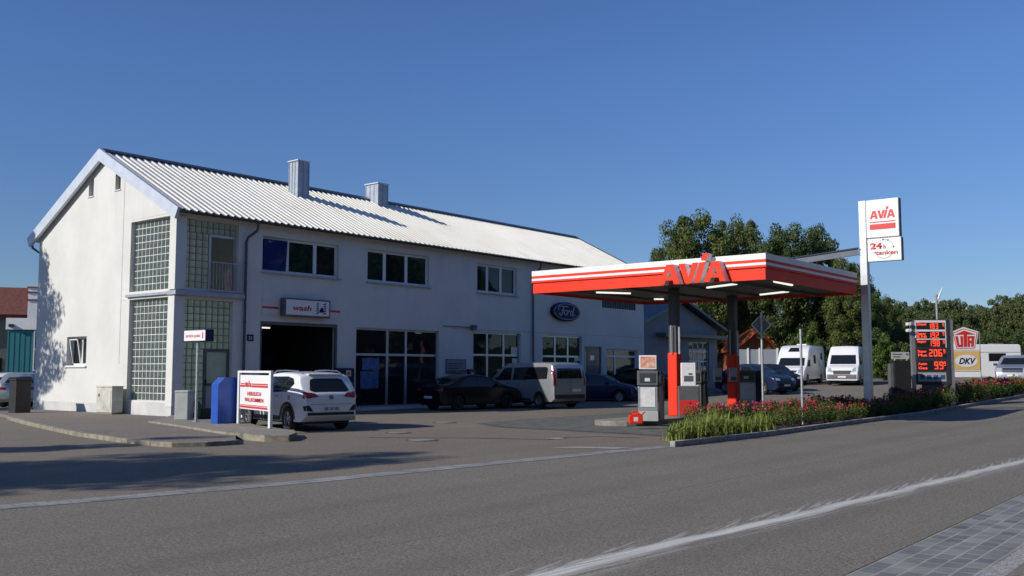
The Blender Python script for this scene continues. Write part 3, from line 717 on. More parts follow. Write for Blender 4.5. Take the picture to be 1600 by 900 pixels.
# papers and posters inside the panes (small notices)
def poster(x0, x1, z0, z1, m, y=Y0+.115): MB().box(x0, x1, y, y+.004, z0, z1).build('window_notice', M[m], bld, world=True)
a = onY(569, 559, Y0); b = onY(595, 578, Y0); poster(a.x, b.x, b.z, a.z, 'signblue', Y0+.114)
a = onY(566, 580, Y0); b = onY(594, 607, Y0); poster(a.x, b.x, b.z, a.z, 'signblue', Y0+.110)
for (x0_, y0_, x1_, y1_) in ((801, 542, 811, 554), (803, 560, 811, 567), (900, 559, 909, 564), (899, 565, 905, 571)):
    a = onY(x0_, y0_, Y0); b = onY(x1_, y1_, Y0); poster(a.x, b.x, b.z, a.z, 'paper')
a = onY(876, 537, Y0); b = onY(889, 542, Y0); poster(a.x, b.x, b.z, a.z, 'redsign', Y0+.17)
# gable window
h = GH['win']; xg = X0+.24
mb = MB(); f = .08
mb.box(xg, xg+.05, h[0], h[1], h[2], h[2]+f).box(xg, xg+.05, h[0], h[1], h[3]-f, h[3]).box(xg, xg+.05, h[0], h[0]+f, h[2]+f, h[3]-f).box(xg, xg+.05, h[1]-f, h[1], h[2]+f, h[3]-f)
ym = (h[0]+h[1])/2; mb.box(xg-.004, xg+.048, ym-.06, ym+.06, h[2]+f, h[3]-f)
w = mb.build('window', M['frame_white'], bld, world=True)
for a, b in ((h[0]+f, ym-.06), (ym+.06, h[1]-f)):
    p = MB().box(xg+.02, xg+.03, a, b, h[2]+f, h[3]-f).build('pane', M['pane'], w); p.location = (-X0, -Y0, 0)
tl = MB(); y0_, y1_ = ym+.08, h[1]-f      # tilted sash leaning into the opening at the top
for a, b, wd_ in (((xg-.005, y0_, h[2]+f), (xg-.16, y0_, h[3]-f-.03), .05), ((xg-.005, y1_, h[2]+f), (xg-.16, y1_, h[3]-f-.03), .05), ((xg-.16, y0_, h[3]-f-.03), (xg-.16, y1_, h[3]-f-.03), .05)): tl.bar(a, b, wd_, .04)
p = tl.build('tilted_sash', M['frame_white'], w); p.location = (-X0, -Y0, 0)
p = MB().box(X0-.07, xg-.003, h[0]-.05, h[1]+.05, h[2]-.07, h[2]-.004).build('sill', M['plain_white'], w); p.location = (-X0, -Y0, 0)
for k in ('g1', 'g2'):
    h = GH[k]; MB().box(X0+.16, X0+.17, h[0], h[1], h[2], h[3]).build('slot_window', M['interior'], bld, world=True)
    MB().box(X0-.04, X0+.14, h[0]-.03, h[1]+.03, h[2]-.04, h[2]-.003).build('sill', M['plain_white'], bld, world=True)
# glass block panels
def blocks(axis, w, u0, u1, z0, z1, step, gm, gr, name='glass_block_panel', skip=None, out=-1):
    nu = round((u1-u0)/step); nz = round((z1-z0)/step); du = (u1-u0)/nu; dz = (z1-z0)/nz; g = .012
    def P(u, d, z): return (u, w+d, z) if axis == 'y' else (w+d, u, z)
    bars = MB(); gl = MB()
    def bx(a, b, c, d):
        if axis == 'y': bars.box(a, b, w, w+.05, c, d)
        else: bars.box(w, w+.05, a, b, c, d)
    for i in range(nu+1):
        u = u0+du*i; bx(max(u-g, u0), min(u+g, u1), z0, z1)
    for j in range(nz+1):
        z = z0+dz*j
        for i in range(nu): bx(u0+du*i+g, u0+du*(i+1)-g, max(z-g, z0), min(z+g, z1))
    for i in range(nu):
        for j in range(nz):
            a, b = u0+du*i+g*.9, u0+du*(i+1)-g*.9; c, d = z0+dz*j+g*.9, z0+dz*(j+1)-g*.9
            if skip and skip(a, b, c, d): continue
            vv = []; e = (.0, .22, .78, 1.)
            hgt = [[.03, .022, .022, .03], [.022, .010, .010, .022], [.022, .010, .010, .022], [.03, .022, .022, .03]]
            for r_ in range(4):
                for q_ in range(4): vv.append(P(a+(b-a)*e[q_], hgt[r_][q_], c+(d-c)*e[r_]))
            gl.add(vv, [(r_*4+q_, r_*4+q_+1, (r_+1)*4+q_+1, (r_+1)*4+q_) for r_ in range(3) for q_ in range(3)])
    o = bars.build(name, M[gr], bld, world=True)
    p = gl.build('glass_blocks', M[gm], o, smooth=True); p.location = (-X0, -Y0, 0)
    return o
blocks('x', X0+.16, *GH['gu'][:2], *GH['gu'][2:], .25, 'block_glass', 'grout')
blocks('x', X0+.16, *GH['gl'][:2], *GH['gl'][2:], .25, 'block_glass', 'grout')
B = FH['bay_up']; xd0 = onY(331, 400, Y0).x; zd = 6.55
blocks('y', Y0+.2, B[0], B[1], zd, B[3], .24, 'block_glass', 'grout_dark'); blocks('y', Y0+.2, B[0], xd0, B[2], zd, .24, 'block_glass', 'grout_dark')
d1 = MB(); d1.box(xd0+.001, B[1], Y0+.18, Y0+.26, zd-.09, zd-.001).box(xd0+.001, xd0+.09, Y0+.18, Y0+.26, B[2], zd-.09).box(B[1]-.09, B[1], Y0+.18, Y0+.26, B[2], zd-.09)
dd = d1.build('balcony_door', M['alu'], bld, world=True)
p = MB().box(xd0+.09, B[1]-.09, Y0+.22, Y0+.23, B[2], zd-.09).build('pane', M['pane'], dd); p.location = (-X0, -Y0, 0)
mb = MB(); zr = 5.52
mb.bar((xd0-.12, Y0-.12, zr), (B[1]+.15, Y0-.12, zr), .04, .03).bar((xd0-.12, Y0-.12, 4.50), (B[1]+.15, Y0-.12, 4.50), .04, .03)
x = xd0-.12
while x < B[1]+.16: mb.bar((x, Y0-.12, 4.45), (x, Y0-.12, zr), .018, .018); x += .125
mb.build('balcony_railing', M['galv'], bld, world=True)
B = FH['bay_lo']; xd0 = onY(322, 600, Y0).x; zd = 2.42
blocks('y', Y0+.2, B[0], B[1], zd, B[3], .25, 'block_glass_front', 'grout_dark'); blocks('y', Y0+.2, B[0], xd0, B[2], zd, .25, 'block_glass_front', 'grout_dark')
d1 = MB(); d1.box(xd0+.001, B[1], Y0+.15, Y0+.24, zd-.10, zd-.001).box(xd0+.001, xd0+.10, Y0+.15, Y0+.24, B[2], zd-.1).box(B[1]-.1, B[1], Y0+.15, Y0+.24, B[2], zd-.1).box(xd0+.1, B[1]-.1, Y0+.15, Y0+.24, 1.10, 1.2)
dd = d1.build('side_door', M['greydark'], bld, world=True)
p = MB().box(xd0+.1, B[1]-.1, Y0+.19, Y0+.20, 1.2, zd-.1).build('pane', M['frosted'], dd); p.location = (-X0, -Y0, 0)
p = MB().box(xd0+.1, B[1]-.1, Y0+.185, Y0+.21, B[2], 1.10).build('door_panel', M['grey'], dd); p.location = (-X0, -Y0, 0)
p = MB().box(xd0+.03, xd0+.07, Y0+.08, Y0+.15, 1.15, 1.35).build('handle', M['blackplastic'], dd); p.location = (-X0, -Y0, 0)
# interior: floors, cross walls, garage bay
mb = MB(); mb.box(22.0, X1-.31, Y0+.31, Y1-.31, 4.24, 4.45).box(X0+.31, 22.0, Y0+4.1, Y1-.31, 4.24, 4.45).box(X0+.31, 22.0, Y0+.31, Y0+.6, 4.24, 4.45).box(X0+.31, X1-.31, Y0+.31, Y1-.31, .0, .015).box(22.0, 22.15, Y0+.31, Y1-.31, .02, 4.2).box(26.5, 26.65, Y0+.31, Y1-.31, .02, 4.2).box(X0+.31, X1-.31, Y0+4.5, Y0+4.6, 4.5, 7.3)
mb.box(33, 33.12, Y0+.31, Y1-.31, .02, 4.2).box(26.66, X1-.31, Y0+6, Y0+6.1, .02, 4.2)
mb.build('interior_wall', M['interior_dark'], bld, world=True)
MB().box(21.9, 21.98, Y0+.31, Y0+4, .02, 7.2).box(X0+.31, 21.9, Y0+4, Y0+4.1, .02, 7.2).build('stairwell_bounce_wall', M['plain_white'], bld, world=True)  # unseen white walls added to brighten the glass blocks from inside
MB().box(22.42, 22.5, Y0+.02, Y0+.12, .02, 3.5).box(26.1, 26.18, Y0+.02, Y0+.12, .02, 3.5).box(22.5, 26.1, Y0+.02, Y0+.12, 3.38, 3.5).build('garage_frame', M['greydark'], bld, world=True)
a = onY(409.5, 512, Y0+1.2); b = onY(422, 509.5, Y0+1.2)
def tube_lamp(name, a, b, label, group=None, parent=None, m='tube'):
    a = Vector(a); b = Vector(b); t = thing(name, label, 'light', tuple((a+b)/2), group=group)
    MB().bar(a-(a+b)/2, b-(a+b)/2, .07, .05).build('tube', M[m], t)
    MB().bar(a-(a+b)/2+Vector((0, 0, .06)), b-(a+b)/2+Vector((0, 0, .06)), .16, .06).build('housing', M['grey'], t)
tube_lamp('ceiling_light', (22.75, Y0+1.2, a.z), (23.75, Y0+1.2, a.z), 'lit tube lamp inside the dark car wash bay')
MB().box(23.3, 23.9, 33.5, 34.2, .02, 2.4).box(25.2, 25.8, 33.5, 34.2, .02, 2.4).box(23.3, 25.8, 33.6, 34.1, 2.41, 2.8).build('wash_gantry', M['carblue'], bld, world=True)
for (px, py, l_) in ((563, 515, .5), (650, 521, .35), (672, 521, .3)):
    a = onY(px, py, Y0+1.5); MB().box(a.x, a.x+l_, Y0+1.5, Y0+1.56, a.z, a.z+.05).build('ceiling_lamp', M['tube_dim'], bld, world=True)
# curtains and things seen behind the glass
MB().box(46.9, 49.1, Y0+.55, Y0+.58, 1.3, 2.35).build('curtain', M['curtain'], bld, world=True)
MB().box(25.1, 26.1, Y0+.5, Y0+.53, 5.45, 5.95).build('curtain', M['curtain'], bld, world=True)
c2 = mat('teal_curtain', (.06, .14, .12), .9, vs2=(9, 1, .5), var=.4); MB().box(34.9, 37.8, Y0+.5, Y0+.52, 5.4, 6.7).build('curtain', c2, bld, world=True)
MB().box(28.0, 29.0, Y0+.5, Y0+.52, 5.4, 6.65).build('curtain', c2, bld, world=True)

# ------------------------------------------------------------------ signs on the front
t = thing('wash_sign', 'white lightbox sign reading wash with brush symbol above garage door', 'sign', (23.30, Y0, 0))
z0, z1 = 3.72, 4.42
MB().box(0, 2.25, -.28, -.005, z0, z1).build('case', M['greydark'], t, bevel=.015)
MB().box(.07, 2.18, -.286, -.281, z0+.06, z1-.06).build('face', M['white_panel'], t)
text_obj('lettering', 'wash', M['redsign'], t, .82, z0+.24, .20, y=-.288, bold=.03, shear=.2, width=.92)
mb = MB()
for cx in (1.60, 1.96):
    for k in range(5): mb.bar((cx-.06, -.291, z0+.15+k*.09), (cx+.06, -.291, z0+.20+k*.09), .006, .045)
mb.build('brush_symbol', M['black'], t)
MB().prism([(1.68, z0+.2), (1.70, z0+.30), (1.74, z0+.33), (1.77, z0+.40), (1.85, z0+.40), (1.88, z0+.33), (1.90, z0+.3), (1.90, z0+.2)], -.292, -.288).build('car_symbol', M['navy'], t)
for xa, xb, lb in ((22.45, 23.22, 'small white panel with red stripe left of the wash sign'), (25.65, 26.3, 'small white panel with red stripe right of the wash sign')):
    s = thing('stripe_panel', lb, 'sign', (xa, Y0, 0), group='striped panels beside the wash sign')
    MB().box(0, xb-xa, -.03, -.004, 3.74, 4.36).build('panel', M['plaster'], s); MB().box(.01, xb-xa-.01, -.036, -.031, 3.98, 4.06).build('red_stripe', M['redsign'], s)
# oval emblem sign with script lettering
t = thing('oval_sign', 'dark blue oval sign with script lettering on front wall', 'sign', (41.82, Y0, 4.73))
def ell(rx, rz, n=48): return [(rx*math.cos(2*math.pi*i/n), rz*math.sin(2*math.pi*i/n)) for i in range(n)]
MB().prism(ell(1.25, .50), -.22, -.01).build('case', M['navy'], t, bevel=.03)
mb = MB(); mb.tube([(x, -.222, z) for x, z in ell(1.13, .41)]+[(1.13, -.222, 0)], .018, 6); mb.build('oval_line', M['alu'], t)
mb = MB()
def stroke(pts, r=.026):
    q = [Vector((a, 0, b)) for a, b in pts]; o = []
    for i in range(len(q)-1):
        p0, p1, p2, p3 = q[max(i-1, 0)], q[i], q[i+1], q[min(i+2, len(q)-1)]
        for k in range(6):
            u = k/6; o.append(.5*((2*p1)+(p2-p0)*u+(2*p0-5*p1+4*p2-p3)*u*u+(3*p1-p0-3*p2+p3)*u**3))
    o.append(q[-1]); mb.tube([(v.x, -.225, v.z) for v in o], [r*(.7+.6*abs(math.sin(i*.5))) for i in range(len(o))], 6)
stroke([(-.72, .05), (-.78, .18), (-.62, .27), (-.30, .25), (.0, .29), (.06, .23)]); stroke([(-.30, .24), (-.38, .05), (-.46, -.15), (-.60, -.22), (-.70, -.16), (-.64, -.08)], .032)
stroke([(-.52, .02), (-.38, .05), (-.22, .03)])
stroke([(-.10, .06), (-.24, -.02), (-.24, -.16), (-.12, -.18), (-.02, -.08), (-.02, .03), (-.10, .06), (.04, .05)])
stroke([(.08, .06), (.06, -.06), (.02, -.19)]); stroke([(.07, -.04), (.16, .05), (.26, .03)])
stroke([(.52, .0), (.44, .07), (.32, -.02), (.30, -.15), (.38, -.19), (.48, -.10), (.58, .12), (.66, .28)]); stroke([(.58, .12), (.52, -.08), (.52, -.18), (.62, -.19), (.72, -.12)])
mb.build('script_lettering', M['alu'], t, smooth=True)
# house number, info boards
a = onY(386, 521, Y0); b = onY(393.5, 533, Y0)
t = thing('house_number', 'small dark blue house number 25 plate on white wall', 'sign', (a.x, Y0, b.z)); w_ = .28
MB().box(0, w_, -.02, -.003, 0, .24).build('plate', M['navy'], t); text_obj('lettering', '25', M['white_panel'], t, w_/2, .06, .12, y=-.021)
a = onY(696, 561, Y0); b = onY(727, 583, Y0)
t = thing('notice_board', 'grey notice board on wall between the shop windows', 'sign', (a.x, Y0, b.z)); W_, H_ = b.x-a.x, a.z-b.z
MB().box(0, W_, -.06, -.004, 0, H_).build('case', M['greydark'], t, bevel=.01); MB().box(.05, W_-.05, -.064, -.061, .12, H_-.05).build('face', mat('notice_face', (.22, .24, .28), .5, var=.1), t)
mb = MB(); [mb.box(.12, W_-.2-.15*(k % 3), -.068, -.065, H_-.22-.11*k, H_-.19-.11*k) for k in range(5)]; mb.build('print', M['black'], t)
a = onY(729, 575, Y0); t = thing('letter_box', 'small black letter box on wall beside the notice board', 'letter box', (a.x, Y0, a.z-.55))
MB().box(0, .42, -.18, -.004, 0, .5).build('box', M['blackplastic'], t, bevel=.02); MB().box(.12, .30, -.185, -.181, .18, .36).build('label_plate', M['grey'], t)
a = onY(532, 576, Y0-.45); t = thing('ticket_terminal', 'tall dark payment terminal with small white sign beside wash bay', 'terminal', (a.x, Y0-.45, 0))
MB().box(0, .75, 0, .4, .0, 1.75).build('housing', M['carblue'], t, bevel=.03); MB().box(.3, .56, -.006, -.001, 1.42, 1.66).build('sign_plate', M['paper'], t)
MB().box(.36, .5, -.012, -.007, 1.47, 1.58).build('symbol', M['redsign'], t)
t = thing('wall_lamp', 'small dark lamp on a rail along the wall above the van', 'lamp', (0, 0, 0)); a = onY(737, 512, Y0)
t.location = (a.x, Y0, a.z); MB().box(-.12, .12, -.25, -.01, -.1, .12).build('lamp_head', M['greydark'], t, bevel=.02); MB().box(-2.0, -.125, -.05, -.01, 0, .03).build('rail', M['greydark'], t)

# ------------------------------------------------------------------ canopy
CX0, CX1, CY0, CY1, CZ0, CZ1 = 26.5, 34.05, 11.8, 20.3, 4.30, 5.07
cn = thing('station_canopy', 'flat red and white fuel station canopy on two dark columns', 'canopy', (30.4, 16.1, 0))
zb = CZ0+.36
def band(z0, z1, out, m, nm):
    mb = MB(); o = out
    for a, b, c, d in ((CX0-o, CX0+.02, CY0-o, CY1+o), (CX1-.02, CX1+o, CY0-o, CY1+o), (CX0+.02, CX1-.02, CY0-o, CY0+.02), (CX0+.02, CX1-.02, CY1-.02, CY1+o)): mb.box(a, b, c, d, z0, z1)
    return mb.build(nm, M[m], cn, world=True)
band(CZ0, zb, .0, 'red', 'red_fascia'); band(zb+.001, zb+.035, .05, 'red', 'edge_strip'); band(zb+.036, zb+.07, .03, 'redsign', 'thin_red_band')
band(zb+.071, zb+.145, .03, 'white_panel', 'white_stripe'); band(zb+.146, zb+.235, .03, 'red', 'red_stripe'); band(zb+.236, CZ1, .03, 'white_panel', 'white_fascia')
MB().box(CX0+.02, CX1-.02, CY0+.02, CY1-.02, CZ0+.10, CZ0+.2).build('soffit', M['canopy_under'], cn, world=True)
MB().box(CX0+.02, CX1-.02, CY0+.02, CY1-.02, CZ1-.12, CZ1-.06).build('deck', M['darkzinc'], cn, world=True)
mb = MB()
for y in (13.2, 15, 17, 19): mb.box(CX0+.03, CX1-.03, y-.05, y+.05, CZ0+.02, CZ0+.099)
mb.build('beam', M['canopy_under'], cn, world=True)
for x in (28.62, 32.95):
    c = MB().box(x-.14, x+.14, 15.86, 16.14, .1, CZ0+.1).build('column', M['column'], cn, world=True, bevel=.01)
    s = MB(); s.box(x-.18, x+.18, 15.82, 16.18, .16, 2.25)
    r_ = s.build('red_sleeve', M['red'], c, bevel=.04); r_.location = (-30.4, -16.1, 0)
    p = MB().tube([(x-.24, 15.99, 2.2), (x-.24, 15.99, 3.15)], .02, 8).tube([(x-.10, 15.76, 2.2), (x-.10, 15.76, 3.1)], .045, 8).build('pipe', M['galv'], c, smooth=True); p.location = (-30.4, -16.1, 0)
# AVIA letters on the lit fascia: local x runs towards -Y
lt = thing('canopy_lettering', 'large raised red letters AVIA with white sides on canopy edge', 'sign', (CX0-.06, 0, 0), rz=R(-90))
ya = onX(1037, 425, CX0).y; yb_ = onX(1141, 425, CX0).y; lt.location.y = ya
hgt = .61; W0 = avia_letters(0, 0, hgt, 0, 0)[2]
fr, sd, _ = avia_letters(0, CZ0+.0, hgt, -.24, .02, sx=(ya-yb_)/W0)
fr.build('letter_faces', M['red'], lt); sd.build('letter_sides', M['plain_white'], lt)
for i, (a, b, lb) in enumerate((((932, 457), (985, 458.5), 'lit tube light under canopy, farthest left'), ((1105, 449.5), (1168, 441.5), 'long lit tube under the canopy below the big letters'), ((1188, 460.5), (1246, 454), 'lit tube under canopy right of the big letters'), ((1022, 467.5), (1037, 467.5), 'short far tube light under canopy by the first column'), ((1210, 440), (1240, 446), 'tube light along the right edge of the canopy'))):
    def onZ(q, z=CZ0+.02): d = ray(*q); k = (z-EYE)/d.z; return Vector((d.x*k, d.y*k, z))
    pa_, pb_ = onZ(a), onZ(b)
    if (pb_-pa_).length > 1.5: pb_ = pa_+(pb_-pa_).normalized()*min(1.5, (pb_-pa_).length)
    tube_lamp('canopy_light', pa_, pb_, lb, group='tube lights under the canopy')

# ------------------------------------------------------------------ pylon sign with the beam
pl = G(1352, 651); pt = thing('pylon_sign', 'tall square steel pole carrying two white panels, AVIA and 24h tanken', 'sign', (34.85, 11.75, 0), rz=R(-90))
MB().box(-.13, .13, -.13, .13, 0, 7.72).build('pole', M['alu'], pt, bevel=.012)
def lx_(px, py): v = onX(px, py, 34.72); return 11.75-v.y, v.z
u1, zt_ = lx_(1403.5, 308); _, zm = lx_(1404, 369); _, zl = lx_(1406, 406)
MB().box(.135, u1, -.12, .12, zm+.015, zt_).build('upper_panel', M['white_panel'], pt, bevel=.02)
MB().box(.15, u1+.04, -.11, .11, zl, zm-.015).build('lower_panel', M['white_panel'], pt, bevel=.02)
mb = MB(); mb.box(u1-.02, u1+.005, -.125, .125, zm+.02, zt_-.005); mb.box(u1+.035, u1+.05, -.115, .115, zl, zm-.02); mb.build('panel_edge', M['greydark'], pt)
pw = u1-.135; hz = zt_-zm
W0 = avia_letters(0, 0, 1, 0, 0)[2]; hh = .36
fr, sd, _ = avia_letters(.135+pw*.12, zm+hz*.50, hh*.8, -.128, -.121, sx=pw*.76/(W0*hh*.8)); fr.add(sd.v, sd.f)
fr.build('lettering', M['redsign'], pt)
MB().box(.135+pw*.11, .135+pw*.89, -.126, -.121, zm+hz*.40, zm+hz*.425).box(.135+pw*.11, .135+pw*.89, -.126, -.121, zm+hz*.22, zm+hz*.36).build('red_bars', M['redsign'], pt)
hl = zm-zl
text_obj('lettering', '24', M['redsign'], pt, .135+pw*.10, zl+hl*.54, hl*.25, y=-.115, bold=.03, width=pw*.36, align='LEFT')
text_obj('lettering', 'h', M['redsign'], pt, .135+pw*.50, zl+hl*.54, hl*.15, y=-.115, bold=.03, align='LEFT')
text_obj('lettering', 'tanken', M['redsign'], pt, .135+pw*.27, zl+hl*.28, hl*.17, y=-.115, bold=.022, width=pw*.66, align='LEFT')
mb = MB()
for i in range(60):
    a = 2*math.pi*i/60
    if .15 < a/(2*math.pi) % 1 < .0 or (180 < math.degrees(a) < 215) or (320 < math.degrees(a) < 355) or (95 < math.degrees(a) < 180 and i % 2): continue
    c_ = (.135+pw*.52, zl+hl*.52); r_ = hl*.40
    mb.bar((c_[0]+r_*math.cos(a), -.114, c_[1]+r_*math.sin(a)), (c_[0]+r_*math.cos(a+.11), -.114, c_[1]+r_*math.sin(a+.11)), .004, .012)
for a in (95, 65, 10, 200):
    c_ = (.135+pw*.52, zl+hl*.52); r_ = hl*.40; x, z = c_[0]+r_*math.cos(R(a)), c_[1]+r_*math.sin(R(a)); mb.box(x-.025, x+.025, -.117, -.112, z-.025, z+.025)
mb.build('star_ring', M['greydark'], pt)
bm_ = thing('cable_beam', 'pale steel beam sloping from canopy roof up to pylon', 'beam', (34.85, 11.75, 5.9))
A = Vector((-.13, .17, -.02)); Bv = Vector((32.6-34.85, 16.2-11.75, 5.25-5.9))
MB().bar(A, Bv, .16, .2).build('beam', M['alu'], bm_); MB().bar(A+Vector((0, 0, .14)), Bv+Vector((0, 0, .14)), .22, .05).build('cover', M['darkzinc'], bm_)

# ------------------------------------------------------------------ pumps and islands
def island(name, x0, x1, y0, y1, label):
    o = MB(); n = 8; pts = []
    r = (y1-y0)/2; cy = (y0+y1)/2
    for k in range(n+1): a = math.pi/2+math.pi*k/n; pts.append((x0+r+r*math.cos(a), cy+r*math.sin(a)))
    for k in range(n+1): a = -math.pi/2+math.pi*k/n; pts.append((x1-r+r*math.cos(a), cy+r*math.sin(a)))
    o.prism(pts, 0, .16, 'z'); ob = o.build(name, M['concrete'], bevel=.02); tag(ob, label, 'kerb island'); return ob
island('pump_island', 24.6, 29.3, 15.3, 16.9, 'concrete kerb island under the nearer pump and column')
island('pump_island', 31.2, 36.2, 15.5, 16.9, 'concrete kerb island behind the roses at the second column')
def hose(mb, x, y, z0=1.5, low=.45, out=.18):
    pts = []
    for i in range(13):
        t_ = i/12; pts.append((x+.05*math.sin(t_*3), y-out*math.sin(math.pi*t_), z0-(z0-low)*math.sin(math.pi*t_)**.8+(-.25)*t_))
    mb.tube(pts, .018, 7)
def pump(name, x, y, label, rz=0, top=True, face='white'):
    t = thing(name, label, 'fuel pump', (x, y, .16), rz=rz)
    # local: x width .55, y depth 1.0; front faces -y; total ~1.65
    MB().box(-.36, .36, -.25, .25, .0, .30).build('base', M['grey'], t, bevel=.01)
    MB().box(-.34, .34, -.24, .24, .30, 1.02).build('lower_cabinet', M['alu'], t, bevel=.01)
    MB().box(-.37, .37, -.27, .27, 1.05, 1.5).build('display_head', M['greydark'], t, bevel=.03)
    MB().box(-.26, .26, -.262, -.242, .42, 1.0).build('price_panel', M['paper'], t)
    MB().box(-.28, .28, -.285, -.271, 1.14, 1.42).build('screen', M['screen'], t)
    MB().box(-.1, .08, -.29, -.286, 1.18, 1.28).build('counter', M['paper'], t)
    MB().box(.371, .56, -.2, .2, .05, 1.48).build('hose_cabinet', M['blackplastic'], t, bevel=.02)
    mb = MB(); hose(mb, .45, -.24); hose(mb, .5, -.22, 1.4, .35, .25)
    mb.build('hose', M['blackplastic'], t, smooth=True)
    n_ = MB().bar((.42, -.27, 1.15), (.42, -.22, 1.35), .05, .07).bar((.42, -.27, 1.15), (.42, -.36, 1.08), .03, .04).build('nozzle', M['blackplastic'], t)
    if top:
        MB().box(-.2, .2, -.02, .02, 1.5, 1.56).build('bracket', M['blackplastic'], t)
    return t
pg = G(1021, 658, .16)
pump('fuel_pump', pg.x+.05, pg.y+.2, 'silver and black fuel pump on the near island, red can beside it', rz=R(-62)).scale = (.84, .84, 1)
t = thing('advert_board', 'small colourful advert board on top of the nearest pump', 'advert', (pg.x+.05, pg.y+.2, 1.70), rz=R(-62))
MB().box(-.26, .26, -.03, .03, 0, .42).build('frame', M['plain_white'], t, bevel=.01); MB().box(-.22, .22, -.036, -.031, .04, .38).build('print', M['ad'], t)
t = thing('jerry_can', 'red plastic fuel can standing on the island beside the pump', 'fuel can', tuple(G(993, 662, .16)), rz=R(-50))
t.location.z = .16
mb = MB(); mb.prism([(-.19, 0), (.19, 0), (.2, .05), (.2, .22), (.12, .30), (-.02, .30), (-.19, .24)], -.09, .09); mb.build('body', M['red'], t, bevel=.02)
MB().tube([(-.12, 0, .27), (-.08, 0, .36), (.06, 0, .37), (.1, 0, .30)], .016, 7).build('handle', M['red'], t, smooth=True)
MB().tube([(.17, 0, .24), (.27, 0, .34)], .022, 8).build('spout', M['red'], t, smooth=True); MB().box(-.06, .06, -.095, -.0905, .07, .19).build('label_patch', M['paper'], t)
MB().lathe([(.001, .0), (.03, 0), (.03, .04), (.001, .04)], 10, (-.13, 0, .255)).build('cap', M['blackplastic'], t)
# white card terminal on grey/red cabinet; pedestal coloured dark to stand in for shade
q = G(1077, 652, .16)
t = thing('card_terminal', 'white card payment terminal standing behind the red column', 'terminal', (28.9, 15.0, .0), rz=R(-55))
q = atf(1075, 31.5); t.location = (q.x, q.y, .16)
MB().box(-.33, .33, -.15, .15, .0, 1.0).build('pedestal', M['greydark'], t, bevel=.02)
MB().box(-.3, .3, -.158, -.151, .1, .55).build('red_panel', M['redsign'], t)
MB().box(-.23, .23, -.12, .12, 1.0, 1.75).build('terminal_head', M['white_panel'], t, bevel=.015)
MB().box(-.15, .15, -.126, -.121, 1.15, 1.33).box(.0, .12, -.126, -.121, 1.36, 1.42).build('keypad', M['greydark'], t)
text_obj('print', '-----', M['greydark'], t, 0, 1.55, .03, y=-.122)
q = atf(1078, 33.6)
t2 = pump('fuel_pump', q.x, q.y, 'grey and dark red fuel pump behind the white terminal', rz=R(-55), top=False)
q = atf(1165, 37.5); pump('fuel_pump', q.x, q.y, 'dark fuel pump in shade right of the second column', rz=R(-60), top=False)
for px, lb in ((1121, 'grey box fixed left of the second canopy column'), (1145, 'grey box fixed right of the second canopy column')):
    q = atf(px, 35.3); t = thing('towel_dispenser', lb, 'dispenser', (q.x, q.y, 1.25), rz=R(-51)); MB().box(-.14, .14, -.1, .1, 0, .5).build('box', M['grey'], t, bevel=.02)
    MB().box(-.10, .10, -.105, -.101, .05, .18).build('slot', M['greydark'], t)

# ------------------------------------------------------------------ signs, poles, boxes around the forecourt
# service point sign
sp = G(306, 659, .15); t = thing('service_sign', 'white box sign reading service point on a slim grey pole', 'sign', (sp.x, sp.y, .15), rz=R(-90))
MB().tube([(0, 0, 0), (0, 0, 2.6)], .04, 10).lathe([(.11, 0), (.11, .015), (.001, .016)], 12).build('pole', M['galv'], t, smooth=True)
a = onX(289.5, 516, sp.x-.1); b = onX(323, 534, sp.x-.1)
ua, ub = sp.y-a.y, sp.y-b.y; za, zb_ = a.z-.15, b.z-.15+.02
MB().box(ua, ub, -.14, .14, zb_, za).build('case', M['navy'], t, bevel=.01); MB().box(ua+.02, ub-.02, -.146, -.141, zb_+.02, za-.02).build('face', M['white_panel'], t)
text_obj('lettering', 'service point', M['redsign'], t, ua+(ub-ua)*.42, zb_+(za-zb_)*.36, .10, y=-.148, bold=.012, shear=.2, width=(ub-ua)*.68)
MB().box(ub-.17, ub-.11, -.15, -.147, zb_+.08, za-.1).box(ub-.155, ub-.125, -.15, -.147, za-.1, za-.06).build('bottle_symbol', M['redsign'], t)
# welcome board
L_ = Vector((17.0, 23.7, .15)); R_ = Vector((16.1, 21.0, .15)); dv = R_-L_; wl = dv.length; ang = math.atan2(dv.y, dv.x)
t = thing('welcome_board', 'white framed board with red AVIA and HERZLICH WILLKOMMEN before the white car', 'sign', tuple(L_), rz=ang)
MB().box(0, .15, -.04, .04, 0, 1.51).box(wl-.15, wl, -.04, .04, 0, 1.51).box(.15, wl-.15, -.04, .04, 1.45, 1.51).build('frame', M['plain_white'], t, bevel=.01)
MB().box(.2, wl-.2, -.02, .02, .44, 1.39).build('panel', M['white_panel'], t); 
mb = MB(); mb.box(.26, .62, -.026, -.021, 1.13, 1.16).box(.26, .62, -.036, -.031, 1.06, 1.11).box(1.25, wl-.26, -.036, -.031, 1.13, 1.16).box(1.25, wl-.26, -.036, -.031, 1.06, 1.11).box(.26, wl-.26, -.036, -.031, .55, .565).box(.26, wl-.26, -.036, -.031, .48, .53)
mb.build('red_stripes', M['redsign'], t)
fr, sd, w_ = avia_letters(.64, 1.06, .125, -.038, -.032, sx=1.55); fr.build('lettering', M['redsign'], t)
text_obj('lettering', 'HERZLICH', M['redsign'], t, wl*.52, .83, .10, y=-.033, bold=.02, width=1.15)
text_obj('lettering', 'WILLKOMMEN', M['redsign'], t, wl*.52, .66, .10, y=-.033, bold=.02, width=1.6)
